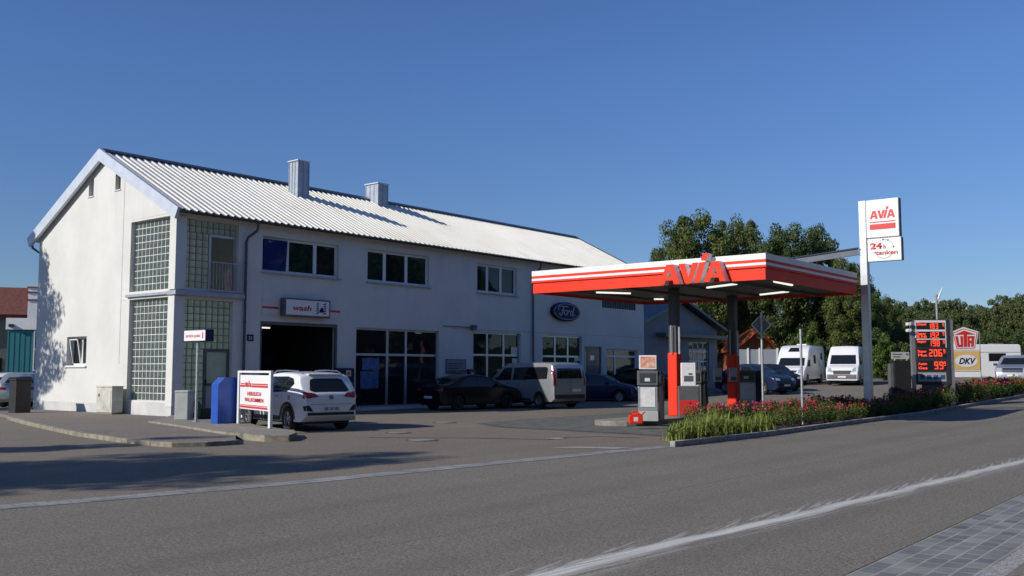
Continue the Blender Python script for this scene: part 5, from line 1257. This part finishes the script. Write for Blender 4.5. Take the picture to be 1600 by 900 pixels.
# --- motorhome
MT = [(0, 1.0), (.03, 2.3), (.15, 2.72), (.5, 2.80), (4.0, 2.80), (4.7, 2.74), (5.25, 2.35), (5.45, 1.98), (5.75, 1.72), (6.2, 1.28), (6.6, 1.12), (6.85, .95), (6.95, .6)]
MBt = [(0, .45), (5.0, .38), (6.8, .30), (6.95, .4)]
f_ = 68.; p = atf(1232, f_); hd = R(189)
c_ = Vector((p.x, p.y))-Vector((math.cos(hd), math.sin(hd)))*3.4
t, bv = make_car('motorhome', 'white motorhome with dark skylight above its windscreen', 'motorhome', (c_.x, c_.y, gz(p.x)+.05), hd, 'carwhite', 6.95, 2.2, MT, MBt, 1.3, .93, (1.6, 5.95), .35, boxy=1)
h = 6.95/2
for d in 'LR':
    decal('side_window', bv, [(5.0-h, 1.28), (5.95-h, 1.28), (5.55-h, 1.72), (5.0-h, 1.75)], d, M['carglass'], t, cuts=4)
    decal('side_window', bv, [(3.2-h, 1.5), (3.9-h, 1.5), (3.9-h, 2.1), (3.2-h, 2.1)], d, M['carglass'], t)
    decal('side_window', bv, [(1.0-h, 1.8), (1.6-h, 1.8), (1.6-h, 2.3), (1.0-h, 2.3)], d, M['carglass'], t)
    decal('swoosh_mark', bv, [(1.9-h, 1.25), (2.3-h, 1.45), (2.5-h, 1.9), (2.15-h, 1.6)], d, M['greydark'], t)
decal('windscreen', bv, [(-.92, 1.32), (.92, 1.32), (.86, 1.88), (-.86, 1.88)], 'F', M['carglass'], t, cuts=4)
decal('bonnet_gap', bv, [(-.8, 1.225), (.8, 1.225), (.8, 1.24), (-.8, 1.24)], 'F', M['black'], t, off=.004, cuts=4)
decal('skylight', bv, [(-.40, 2.32), (.40, 2.32), (.30, 2.62), (-.30, 2.62)], 'F', M['carglass'], t)
decal('grille', bv, [(-.5, .76), (.5, .76), (.55, 1.0), (-.55, 1.0)], 'F', M['chrome'], t, off=.01)
mb = MB(); decal('grille_bars', bv, [(-.48, .84), (.48, .84), (.5, .88), (-.5, .88)], 'F', M['blackplastic'], t, off=.016); decal('grille_bars', bv, [(-.5, .92), (.5, .92), (.52, .96), (-.52, .96)], 'F', M['blackplastic'], t, off=.016)
decal('headlight', bv, [(.62, .78), (.92, .82), (.90, 1.14), (.66, 1.05)], 'F', M['headlamp'], t, mirror=True, off=.012)
decal('number_plate', bv, [(-.26, .52), (.26, .52), (.26, .62), (-.26, .62)], 'F', M['numberplate'], t, off=.016)
mirrors(t, 5.7-h, 1.3, 1.0, 'blackplastic')
MB().box(-1.5, -.6, -.35, .35, 2.80, 2.92).build('roof_box', M['plain_white'], t, bevel=.03)
# --- panel van
PT = [(0, 1.2), (.03, 2.35), (.1, 2.62), (4.2, 2.68), (4.7, 2.60), (5.25, 1.95), (5.6, 1.35), (6.0, 1.22), (6.25, .95), (6.3, .6)]
f_ = 66.; p = atf(1315, f_); hd = R(192)
c_ = Vector((p.x, p.y))-Vector((math.cos(hd), math.sin(hd)))*3.1
t, bv = make_car('panel_van', 'white high-roof panel van facing the camera, grey bumper', 'van', (c_.x, c_.y, gz(p.x)+.05), hd, 'carwhite', 6.3, 2.15, PT, MBt, 1.3, .86, (1.3, 5.25), .35, boxy=1)
h = 6.3/2
decal('windscreen', bv, [(-.86, 1.42), (.86, 1.42), (.80, 2.05), (-.80, 2.05)], 'F', M['carglass'], t, cuts=4)
decal('headlight', bv, [(.60, .86), (.93, .92), (.90, 1.18), (.72, 1.14)], 'F', M['headlamp'], t, mirror=True, off=.012)
decal('bonnet_gap', bv, [(-.8, 1.30), (.8, 1.30), (.8, 1.315), (-.8, 1.315)], 'F', M['black'], t, off=.004, cuts=4)
decal('bumper', bv, [(-.95, .40), (.95, .40), (.95, .72), (-.95, .72)], 'F', M['greydark'], t, off=.01, cuts=4)
decal('grille', bv, [(-.52, .74), (.52, .74), (.62, .98), (-.62, .98)], 'F', M['blackplastic'], t, off=.012)
decal('number_plate', bv, [(-.26, .50), (.26, .50), (.26, .62), (-.26, .62)], 'F', M['numberplate'], t, off=.016)
for d in 'LR': decal('side_window', bv, [(4.3-h, 1.36), (5.35-h, 1.36), (5.0-h, 1.9), (4.3-h, 1.95)], d, M['carglass'], t)
mirrors(t, 5.1-h, 1.5, 1.0, 'blackplastic')
# --- caravan
f_ = 62.; p = atf(1553, f_); t = thing('caravan', 'long white caravan with one dark side window behind the card signs', 'caravan', (p.x, p.y, gz(p.x)), rz=R(-49))
t.rotation_euler.z = R(-55)
zb = EYE+(577-590)*f_/1522-gz(p.x); zt_ = EYE+(577-538)*f_/1522-gz(p.x)
MB().prism([(-2.6, zb), (1.7, zb), (1.75, zb+.5), (1.72, zt_-.1), (1.6, zt_), (-2.4, zt_), (-2.75, zt_-.4), (-2.85, zb+.7)], -.0, 2.2).build('body', M['carwhite'], t, bevel=.05)
MB().box(-.3, .75, -.02, -.003, zb+1.05, zb+1.55).build('window', M['carglass'], t, bevel=.004); MB().box(-2.6, 1.7, -.012, -.002, zt_-.52, zt_-.48).build('trim_line', M['grey'], t)
MB().box(.2, .9, .6, 1.3, zt_, zt_+.1).build('roof_vent', M['greydark'], t, bevel=.02)
for x in (-.3,): MB().lathe([(.001, 0), (.32, 0), (.32, .2), (.001, .2)], 20, (x, -.01, .32), 'y').build('wheel', M['rubber'], t)
# --- pickup right
PK = [(0, .9), (.05, 1.25), (1.7, 1.28), (1.75, 1.7), (2.1, 1.78), (3.0, 1.78), (3.4, 1.68), (4.0, 1.22), (4.9, 1.10), (5.1, .9), (5.15, .6)]
f_ = 54.; p = atf(1582, f_); hd = R(185); c_ = Vector((p.x, p.y))-Vector((math.cos(hd), math.sin(hd)))*2.4
t, bv = make_car('pickup_truck', 'dark pickup truck facing the road at the right edge', 'pickup truck', (c_.x, c_.y, gz(p.x)+.25), hd, 'carsilver', 5.15, 1.85, PK, [(0, .5), (5.0, .42), (5.15, .5)], 1.2, .82, (1.1, 4.2), .38)
h = 5.15/2; kids(t)[0].data.materials[0] = M['carsilver']
decal('windscreen', bv, [(-.72, 1.26), (.72, 1.26), (.6, 1.64), (-.6, 1.64)], 'F', M['carglass'], t, cuts=4); decal('grille', bv, [(-.5, .82), (.5, .82), (.5, 1.06), (-.5, 1.06)], 'F', M['blackplastic'], t, off=.012)
decal('grille_bar', bv, [(-.5, .91), (.5, .91), (.5, .96), (-.5, .96)], 'F', M['chrome'], t, off=.02); decal('headlight', bv, [(.54, .84), (.84, .86), (.84, 1.06), (.54, 1.06)], 'F', M['headlamp'], t, mirror=True, off=.014)
for d in 'LR': decal('side_window', bv, [(1.9-h, 1.26), (3.75-h, 1.24), (3.3-h, 1.64), (2.1-h, 1.66)], d, M['carglass'], t)
decal('number_plate', bv, [(-.26, .60), (.26, .60), (.26, .70), (-.26, .70)], 'F', M['numberplate'], t, off=.016)
mirrors(t, 3.8-h, 1.2, .9, 'blackplastic')

# ------------------------------------------------------------------ buildings beyond
# annex with gable towards the forecourt
AX0, AX1, AY = 50.3, 60.6, 30.6; AZ = .3; ae, ar = 4.35, 5.95; am = (AX0+AX1)/2
t = thing('annex_building', 'low grey annex with gable front and big windows beyond canopy', 'building', (AX0, AY, AZ))
mb = MB(); hol = [(54.3, 55.5, AZ, 3.4), (56.6, 59.4, AZ+.6, 3.5)]
wall(mb, 'y', AY, AY+.25, AX0, AX1, AZ, ae, hol)
mb.add([(AX0, AY, ae), (AX1, AY, ae), (am, AY, ar), (AX0, AY+.25, ae), (AX1, AY+.25, ae), (am, AY+.25, ar)], [(0, 1, 2), (5, 4, 3)])
mb.box(AX0, AX0+.2, AY+.25, AY+12, AZ, ae).box(AX1-.2, AX1, AY+.25, AY+12, AZ, ae).box(AX0+.2, AX1-.2, AY+3, AY+3.1, AZ, ae)
mb.build('wall', M['annex'], t, world=True)
sA = (ar-ae)/(am-AX0)
for sg in (-1, 1):
    xe = am+sg*(am-AX0+.6); ze = ar-sA*(am-AX0+.6)+.1
    MB().prism([(am, ar+.1), (xe, ze), (xe, ze+.16), (am, ar+.28)], AY-.5, AY+12, 'y').build('roof', M['darkzinc'], t, world=True)
d_ = MB(); d_.box(54.3, 54.42, AY+.1, AY+.18, AZ, 3.4).box(55.38, 55.5, AY+.1, AY+.18, AZ, 3.4).box(54.42, 55.38, AY+.1, AY+.18, 3.28, 3.4)
dd = d_.build('door', M['greydark'], t, world=True)
p_ = MB().box(54.42, 55.38, AY+.12, AY+.13, AZ, 3.28).build('pane', glass('annex_door_pane', (.16, .19, .08), .8), dd); p_.location = (-AX0, -AY, -AZ)
w_ = MB(); f_ = .07
for x in (56.6, 57.3, 58.0, 58.7, 59.33): w_.box(x, x+f_, AY+.1, AY+.16, AZ+.6, 3.5)
for z in (AZ+.6, 2.2, 2.85, 3.43): w_.box(56.67, 59.33, AY+.105, AY+.155, z, z+f_)
ww = w_.build('window', M['frame_white'], t, world=True); p_ = MB().box(56.65, 59.35, AY+.12, AY+.13, AZ+.62, 3.45).build('pane', glass('annex_pane', (.14, .18, .13), .75), ww); p_.location = (-AX0, -AY, -AZ)
MB().box(52.5, AX1+.3, AY-.7, AY-.002, 3.72, 3.95).build('awning', M['greydark'], t, world=True)
# timber house with orange roof
f_ = 84.; p = atf(1183, f_); t = thing('timber_house', 'small timber gable house with bright orange tiled verge behind the fence', 'house', (p.x, p.y, p.z), rz=R(-51.3)); k = f_/1522
def U(px): return (px-1183)*k
def Z(py): return EYE+(577-py)*k-p.z
MB().prism([(U(1150), -.5), (U(1214), -.5), (U(1214), Z(545)), (U(1181), Z(519)), (U(1150), Z(545))], 0, 9).build('wall', M['timber'], t)
for a, b in ((1144, 1182), (1220, 1182)): MB().prism([(U(a), Z(550)), (U(b), Z(518)), (U(b), Z(512.5)), (U(a), Z(545))] if a < b else [(U(a), Z(550)), (U(a), Z(545)), (U(b), Z(512.5)), (U(b), Z(518))], -.8, 9.5).build('roof', M['orangetile'], t)
# pale panel fence / container
f_ = 78.; p = atf(1180, f_); t = thing('panel_fence', 'pale grey panel fence with white posts left of the motorhome', 'fence', (p.x, p.y, p.z), rz=R(-51.3)); k = f_/1522
fm = brickmat('panel_slats', (.30, .33, .36), (.33, .36, .38), (.18, .2, .22), 9, .18, .02)
MB().box((1150-1180)*k, (1216-1180)*k, 0, .08, 0, EYE+(577-546)*k-p.z).build('panel', mat('fence_panel', (.30, .33, .36), .6, var=.1, vs2=(.3, 1, 9)), t)
for px in (1150, 1169, 1187, 1215): MB().box((px-1180)*k-.06, (px-1180)*k+.06, -.09, -.002, 0, EYE+(577-544)*k-p.z).build('post', M['plain_white'], t)
# houses half hidden in the trees
f_ = 125.; p = atf(1178, f_); t = thing('distant_house', 'pale house half hidden between the trees above the timber house', 'house', tuple(p), rz=R(-35)); k = f_/1522
MB().box(-4, 4, 0, 7, 0, 8.2).build('wall', M['plain_white'], t); MB().prism([(-4.4, 8.0), (4.4, 8.0), (0, 11)], -.4, 7.4).build('roof', M['rooftile'], t)
[MB().box(x, x+.9, -.02, -.003, z, z+1.2).build('window', M['carglass'], t) for x in (-3, -.5, 2) for z in (3.4, 6.2)]
# left: tiled house and teal workshop
f_ = 78.; p = atf(20, f_); t = thing('tiled_house', 'dark house with red-brown tiled roof behind the teal workshop', 'house', (p.x, p.y, 0), rz=R(-30)); k = f_/1522
zr_, ze_ = EYE+(577-443)*k, EYE+(577-488)*k
MB().box(-9, 5, 0, 8, 0, ze_+.2).build('wall', M['wallgrey'], t)
MB().prism([(-.7, ze_-.2), (4, zr_), (8.7, ze_-.2), (8.5, ze_-.5), (4, zr_-.4), (-.5, ze_-.5)], -9.5, 5.5, 'x').build('roof', M['rooftile'], t)
MB().box(-2.0, -.8, -.03, -.003, 1.2, 2.6).box(-5.0, -3.8, -.03, -.003, 1.2, 2.6).build('window', M['carglass'], t)
f_ = 72.; p = atf(51, f_); t = thing('white_chimney', 'pale striped chimney stack beside the gable roof edge at far left', 'chimney', (p.x, p.y, 0), rz=R(-35)); k = f_/1522
MB().box(-.42, .42, -.4, .4, 0, EYE+(577-447)*k).build('stack', M['plain_white'], t, bevel=.01)
mb = MB(); [mb.box(-.5, .5, -.48, .48, EYE+(577-y_)*k, EYE+(577-y_+2)*k) for y_ in (450, 458, 470)]; mb.build('band', M['rooftile'], t)
f_ = 60.; p = atf(36, f_); t = thing('teal_workshop', 'flat-roofed workshop with teal cladding and white fascia at far left', 'building', (p.x, p.y, 0), rz=R(-38)); k = f_/1522
z1_ = EYE+(577-497)*k; z0_ = EYE+(577-515)*k
MB().box(-.95, 6, 0, 8, 0, z0_).build('wall', M['teal'], t); MB().box(-1.05, 6.1, -.1, 8.1, z0_, z1_).build('fascia', M['plain_white'], t)
mb = MB(); mb.box(.55, .62, -.04, -.002, 1.6, z0_-.05).box(1.02, 1.09, -.04, -.002, 1.6, z0_-.05).box(.62, 1.02, -.04, -.002, 2.9, 2.97).box(.62, 1.02, -.04, -.002, 1.6, 1.68).box(.62, 1.02, -.04, -.002, z0_-.12, z0_-.05)
w_ = mb.build('window', M['frame_white'], t); MB().box(.62, 1.02, -.02, -.003, 1.68, z0_-.12).build('pane', M['carglass'], w_)
mb = MB(); [mb.box(-.9+.3*i, -.86+.3*i, -.02, -.001, .1, z0_-.02) for i in range(5)]; mb.build('cladding_ribs', M['teal'], t)
MB().box(-.85, -.6, -.3, -.1, z0_+.15, z0_+.32).build('camera_housing', M['blackplastic'], t)
# far wind turbine
p = atf(1466, 900.); t = thing('wind_turbine', 'distant white wind turbine above the tree line', 'wind turbine', (p.x, p.y, 12)); k = 900/1522
zh = EYE+(577-472)*k-12
MB().tube([(0, 0, 0), (0, 0, zh)], [1.4, .9], 10).build('tower', M['plain_white'], t, smooth=True)
fdir = Vector((math.cos(YAW), math.sin(YAW), 0))
for a in (68, 188, 308):
    r_ = rt*math.cos(R(a))+Vector((0, 0, 1))*math.sin(R(a)); MB().tube([Vector((0, 0, zh))-fdir*2, Vector((0, 0, zh))-fdir*2+r_*8, Vector((0, 0, zh))-fdir*2+r_*15], [.9, .8, .2], 6).build('blade', M['plain_white'], t)

# ------------------------------------------------------------------ vegetation
rng = np.random.default_rng(7)
def leaf_mesh(name, cen, size, m, normals=None, aspect=.6, jit=.5):
    n = len(cen); d = rng.normal(size=(n, 3))
    if normals is not None: d = d*jit+normals
    d /= np.linalg.norm(d, axis=1)[:, None]
    a = rng.normal(size=(n, 3)); u = np.cross(d, a); u /= np.linalg.norm(u, axis=1)[:, None]; w = np.cross(d, u)
    s = size*(rng.uniform(.6, 1.3, n))[:, None]
    v = np.empty((n, 4, 3)); v[:, 0] = cen-u*s; v[:, 1] = cen-w*s*aspect+d*s*.15; v[:, 2] = cen+u*s; v[:, 3] = cen+w*s*aspect+d*s*.15
    me = bpy.data.meshes.new(name); me.vertices.add(n*4); me.vertices.foreach_set('co', v.reshape(-1).astype(np.float32))
    me.loops.add(n*4); me.loops.foreach_set('vertex_index', np.arange(n*4, dtype=np.int32)); me.polygons.add(n); me.polygons.foreach_set('loop_start', np.arange(0, n*4, 4, dtype=np.int32))
    me.polygons.foreach_set('loop_total', np.full(n, 4, dtype=np.int32)); me.update(calc_edges=True); me.materials.append(m)
    return me
def crown_pts(R_, H_, z0, nclump, per, cl, seed, shape='round'):
    r = np.random.default_rng(seed); cs = []
    while len(cs) < nclump:
        p = r.uniform(-1, 1, 3)
        q = np.linalg.norm(p)
        if q > 1 or q < .35: continue
        if shape == 'cone':
            hh = (p[2]+1)/2
            if math.hypot(p[0], p[1]) > (1-hh)*1.0+.06: continue
        cs.append(p)
    cs = np.array(cs); lob = 1+.16*np.sin(cs[:, 0]*5+seed)*np.cos(cs[:, 1]*4+seed*2)+.10*np.sin(cs[:, 2]*7+seed)
    cs = cs*lob[:, None]*np.array([R_, R_, H_/2])+np.array([0, 0, z0+H_/2])
    pts = []
    nrm = []
    for c in cs:
        s = cl*r.uniform(.6, 1.25); o = r.normal(size=(per, 3)); o /= np.linalg.norm(o, axis=1)[:, None]; o = o*(r.uniform(.35, 1, per)**.6)[:, None]*s*np.array([1, 1, .72])
        pts.append(c+o); nn = o/np.maximum(1e-3, np.linalg.norm(o, axis=1)[:, None]); nrm.append(nn+np.array([0, 0, .35]))
    return np.concatenate(pts), np.concatenate(nrm), cs
def make_tree(name, label, loc, R_, H_, z0, m, nclump=90, per=110, cl=1.0, leaf=.2, seed=1, shape='round', group=None, trunk=.28, cat='tree'):
    t = thing(name, label, cat, loc, rz=seed*1.3, group=group)
    pts, nr, cs = crown_pts(R_, H_, z0, nclump, per, cl, seed, shape)
    o = bpy.data.objects.new('crown', leaf_mesh('crown', pts, leaf, M[m], nr, jit=.6)); C.objects.link(o); o.parent = t
    mb = MB(); r = random.Random(seed); top = z0+H_*(.55 if shape == 'round' else .9)
    mb.tube([(0, 0, -.3), (.05, .03, z0*.5), (.1*r.uniform(-1, 1), .1, z0+H_*.2), (.2*r.uniform(-1, 1), .15, top)], [trunk*1.25, trunk, trunk*.7, trunk*.2], 8)
    for c in cs[::max(1, len(cs)//14)]:
        b0 = Vector((0, 0, z0+(c[2]-z0)*.35)); b1 = Vector(c); mid = (b0+b1)/2+Vector((0, 0, -.2)); mb.tube([b0, mid, b1], [trunk*.32, trunk*.2, .03], 5, caps=False)
    mb.build('trunk', M['bark'], t, smooth=True)
    return t
def clone(src, label, loc, rz, sc, group=None):
    t = copy_tree(src); t.location = loc; t.rotation_euler.z = rz; t.scale = sc; t['label'] = label
    if group: t['group'] = group
    return t
def treeat(src, px, f, ytop, hsrc, label, rad=None, rsrc=None, group=None, rz=0):
    p = atf(px, f); H = EYE+(577-ytop)*f/1522-p.z; s = H/hsrc; sx = s if rad is None else (rad*f/1522)/rsrc
    return clone(src, label, tuple(p), rz, (sx, sx, s), group)
GT = 'big trees behind the canopy'
T1 = make_tree('walnut_tree', 'tall broad tree behind canopy roof, leftmost of the big ones', (0, 0, 0), 5.0, 12.5, 2.2, 'leafA', 180, 230, 1.12, .135, 3, group=GT)
T2 = make_tree('broadleaf_tree', 'x', (0, 0, 0), 4.2, 11.5, 1.8, 'leafB', 165, 210, 1.02, .13, 5, group=GT)
T3 = make_tree('broadleaf_tree', 'x', (0, 0, 0), 3.4, 6.2, .2, 'leafB', 95, 170, .85, .13, 8)
T4 = make_tree('broadleaf_tree', 'x', (0, 0, 0), 3.6, 8.0, 1.0, 'leafD', 80, 130, 1.05, .19, 11)
T5 = make_tree('light_green_bush', 'x', (0, 0, 0), 2.6, 3.6, .1, 'leafC', 60, 120, .6, .12, 13, cat='bush')
T6 = make_tree('conifer_tree', 'x', (0, 0, 0), 2.4, 10.5, .6, 'leafB', 90, 90, .75, .17, 17, shape='cone')
# the sources themselves take a place
def place(src, px, f, ytop, hsrc, label, rad=None, rsrc=None, rz=0, group=None):
    p = atf(px, f); H = EYE+(577-ytop)*f/1522-p.z; s = H/hsrc; sx = s if rad is None else (rad*f/1522)/rsrc
    src.location = tuple(p); src.scale = (sx, sx, s); src.rotation_euler.z = rz; src['label'] = label
    if group: src['group'] = group
place(T1, 1085, 84, 330, 14.9, 'tall broad tree behind canopy roof, leftmost of the big ones', 62, 5.0, 1.0)
treeat(T1, 1158, 88, 336, 14.9, 'tall tree rising second from left above the canopy roof', 50, 5.0, GT, 2.6)
place(T2, 1228, 84, 345, 13.5, 'dark broad tree behind canopy, left of the steel beam', 52, 4.2, .3)
treeat(T2, 1277, 86, 346, 13.5, 'dark tree behind the point where the beam meets the pylon', 44, 4.2, GT, 2.2)
treeat(T1, 1328, 82, 402, 14.9, 'green tree right behind the pylon pole', 42, 5.0, GT, 4.1)
treeat(T2, 1350, 95, 430, 13.5, 'lower dark tree just right of the pylon pole', 34, 4.2, GT, 5.0)
treeat(T2, 1030, 92, 384, 13.5, 'small crown edging out left of the big trees above the canopy', 26, 4.2, GT, 3.0)
treeat(T1, 1385, 100, 462, 14.9, 'slim dark tree between pylon and distant woods', 26, 5.0, GT, 1.8)
GB = 'hedge trees behind the parked vans'
hz = [(1140, 96, 480, 40), (1185, 104, 470, 36), (1215, 100, 492, 34), (1250, 84, 480, 36), (1290, 85, 470, 38), (1330, 83, 478, 36), (1368, 82, 495, 34), (1400, 84, 505, 34), (1432, 86, 512, 34), (1465, 88, 500, 36), (1500, 90, 508, 36), (1535, 88, 515, 36), (1572, 90, 510, 36), (1606, 86, 520, 36), (1640, 88, 505, 36), (1115, 96, 470, 34), (1090, 90, 500, 34)]
LBH = ['behind the second canopy column', 'above the timber house', 'right behind the diamond sign', 'above the motorhome', 'between motorhome and panel van', 'above the panel van', 'just right of the pylon pole, low', 'above the dark cabinet sign', 'left of the price totem top', 'behind the mast at the totem', 'above the pentagon sign', 'right of the pentagon sign', 'above the caravan', 'at the right picture edge above the pickup', 'beyond the right picture edge', 'left of the second canopy column', 'behind the annex roof']
for i, (px, f, yt, rd) in enumerate(hz):
    lab = 'bushy dark green tree '+LBH[i]
    if i == 0: place(T3, px, f, yt, 6.4, lab, rd, 3.4, group=GB)
    else: treeat(T3, px, f, yt, 6.4, lab, rd, 3.4, GB, i*1.1)
place(T5, 1262, 79, 520, 3.8, 'bright green bush overhanging the motorhome', 32, 2.6)
treeat(T5, 1425, 70, 545, 3.8, 'bright green bush left of the price totem', 26, 2.6, None, 2.)
treeat(T5, 1385, 76, 530, 3.8, 'light green bush right of the pylon pole', 30, 2.6, None, 4.)
GF = 'distant wood on the slope'
k_i = 0
rnd = random.Random(4)
row = []
for f, ys, x0_, x1_, st in ((135, 478, 1350, 1660, 24), (165, 468, 1360, 1670, 27), (112, 520, 1390, 1650, 26)):
    x = x0_
    while x < x1_: row.append((x+rnd.uniform(-6, 6), f+rnd.uniform(-6, 6), ys+rnd.uniform(-7, 7)+(-14 if x > 1560 and f != 112 else 0), rnd.uniform(17, 24))); x += st
for i, (px, f, yt, rd) in enumerate(row):
    lab = 'one of the dense green trees of the distant wood right of the pylon'
    if i == 0: place(T4, px, f, yt, 9.1, lab, rd, 3.6, group=GF)
    else: treeat(T4, px, f, yt, 9.1, lab, rd, 3.6, GF, i*.9)
place(T6, 1390, 125, 472, 11.2, 'dark pointed conifer left of the distant wood', 12, 2.4)
# trees outside the frame: three shade gable and forecourt, others added to darken reflections
GS = 'trees and hedges outside the picture'
clone(T1, 'broad street tree left of the picture shading the gable end', (9.9, 45.0, 0), .6, (.62, .62, .86), GS)
clone(T1, 'garden tree left of the picture whose shadow crosses the forecourt', (-7.2, 22.0, 0), .9, (.58, .58, .80), GS)
clone(T6, 'second conifer left of the picture beside the first', (-4.8, 27.4, 0), 2.9, (.8, .8, 1.02), GS)
for i in range(9):  # unseen trees, scaled tall to darken window reflections and cut sky light
    clone(T3, 'unseen tree added behind the camera to darken window reflections, tree %s' % ('one two three four five six seven eight nine'.split()[i]), (-12+11*i, -11-2*(i % 2), 0), i*.8, (2.0, 1.8, 2.5), 'unseen trees added behind the camera to block sky light')
t = thing('unseen_house', 'plain unseen house added behind the camera for window reflections', 'house', (24, -22, 0)); MB().box(-12, 12, -10, 0, 0, 7).build('wall', M['wallgrey'], t); MB().prism([(-10.6, 6.8), (0.6, 6.8), (-5, 11)], -12.5, 12.5, 'x').build('roof', M['rooftile'], t)  # unseen house added to block the sky in window reflections
# flower bed
def lily():
    t = thing('daylily_clump', 'x', 'plant'); r = random.Random(5); mb = MB()
    for i in range(85):
        a = r.uniform(0, 6.28); l = r.uniform(.38, .72); lean = r.uniform(.12, 1.05); w = r.uniform(.013, .024); b = Vector((r.gauss(0, .13), r.gauss(0, .13), 0)); dr = Vector((math.cos(a), math.sin(a), 0)); sd_ = Vector((-dr.y, dr.x, 0)); vv = []
        for k in range(5):
            s = k/4; p = b+dr*(lean*l*s*s)+Vector((0, 0, l*(s-.38*lean*s**3))); ww = w*(1-s**2.5); vv += [p-sd_*ww, p+sd_*ww]
        mb.add(vv, [(2*k, 2*k+1, 2*k+3, 2*k+2) for k in range(4)])
    o = mb.build('leaf_blades', M['blade'], t)
    return t
def rose(mp, seed, fl=18):
    t = thing('rose_bush', 'x', 'plant'); r = np.random.default_rng(seed)
    n = 750; d = r.normal(size=(n, 3)); d /= np.linalg.norm(d, axis=1)[:, None]; p = d*(r.uniform(.25, 1, n)**.5)[:, None]*np.array([.42, .42, .30])+np.array([0, 0, .36]); p[:, 2] += .06*np.sin(p[:, 0]*14)+.05*np.cos(p[:, 1]*11)
    o = bpy.data.objects.new('foliage', leaf_mesh('foliage', p, .034, M['rose_leaf'], d+np.array([0, 0, .4]), jit=.7)); C.objects.link(o); o.parent = t
    mb = MB(); rr2 = random.Random(seed)
    for i in range(12): a = rr2.uniform(0, 6.28); q = .3*rr2.random(); mb.tube([(0.04*math.cos(a), .04*math.sin(a), 0), (q*math.cos(a), q*math.sin(a), .35), (q*1.3*math.cos(a), q*1.3*math.sin(a), .55+.15*rr2.random())], [.008, .006, .003], 4, caps=False)
    mb.build('stems', M['bark'], t)
    c = []; nn = []
    for i in range(fl):
        a = rr2.uniform(0, 6.28); q = .42*math.sqrt(rr2.random()); z = .40+.32*math.sqrt(max(0, 1-(q/.45)**2))*rr2.uniform(.55, 1.05)
        for k in range(13):
            dd_ = np.array([rr2.gauss(0, 1), rr2.gauss(0, 1), rr2.gauss(.4, .8)]); dd_ /= np.linalg.norm(dd_); c.append(np.array([q*math.cos(a), q*math.sin(a), z])+dd_*.024); nn.append(dd_)
    o = bpy.data.objects.new('flowers', leaf_mesh('flowers', np.array(c), .026, M[mp], np.array(nn), aspect=.9, jit=.3)); C.objects.link(o); o.parent = t
    return t
LY = lily(); RS = rose('petal', 3); RR = rose('petal_red', 9, 12); RG = rose('petal', 15, 3)
r = random.Random(12)
ORD = 'nearest second third fourth fifth sixth seventh eighth ninth tenth eleventh twelfth thirteenth fourteenth fifteenth sixteenth seventeenth eighteenth nineteenth twentieth'.split()
def yk(x): # kerb line inner edge
    return interp([(p[0], p[1]) for p in kb], x)+.22
lil = [(19.55, .10), (20.1, .05), (20.6, .45), (20.9, .08), (21.4, .75), (21.7, .15), (22.2, .95), (22.3, .3), (22.8, .1), (23.2, 1.1), (23.4, .45), (23.9, .12), (24.2, .8), (24.7, .3), (25.3, .75), (21.9, .55), (22.9, .7), (24.0, 1.5)]
used = {}
def putp(src, x, y, s, label, group, z=.09):
    k = id(src)
    if k not in used: used[k] = 1; t = src
    else: t = copy_tree(src)
    t.location = (x, y, gz(x)+z); t.rotation_euler.z = r.uniform(0, 6.28); t.scale = (s*r.uniform(.9, 1.15), s*r.uniform(.9, 1.15), s*r.uniform(.88, 1.12)); t['label'] = label; t['group'] = group
for i, (x, o) in enumerate(lil): putp(LY, x, yk(x)+o+.05, r.uniform(.72, .98), 'yellow-green strap-leaved clump at the near end of the flower bed', 'strap-leaved clumps at the near end of the flower bed')
x = 22.6; i = 0
while x < 37:
    for row_ in range(4):
        yy = yk(x)+.35+row_*.72+r.uniform(-.15, .15)
        if x < 26 and row_ < 2+(x < 24): continue
        if x < 24.2: continue
        if yy > 13.4: continue
        s = r.uniform(.65, .88) if row_ < 2 else r.uniform(.75, 1.0)
        src = r.choice([RS, RS, RR, RG, RG] if row_ < 2 else [RS, RS, RR])
        putp(src, x+r.uniform(-.2, .2), yy, s, 'low rose bush with pink and red blooms in the middle of the bed', 'rose bushes in the flower bed')
    x += .78
while x < 62:
    for row_ in range(2):
        yy = yk(x)+.4+row_*.95+r.uniform(-.15, .15)
        tall = interp([(37, .9), (41, 1.0), (46, 1.15), (54, 1.1), (62, 1.0)], x)
        src = r.choice([RR, RG, RG, RG, RS])
        putp(src, x+r.uniform(-.2, .2), yy, tall*r.uniform(.85, 1.1), 'taller dark rose bush in the shaded right part of the bed', 'tall rose bushes at the right end of the bed')
    x += .85
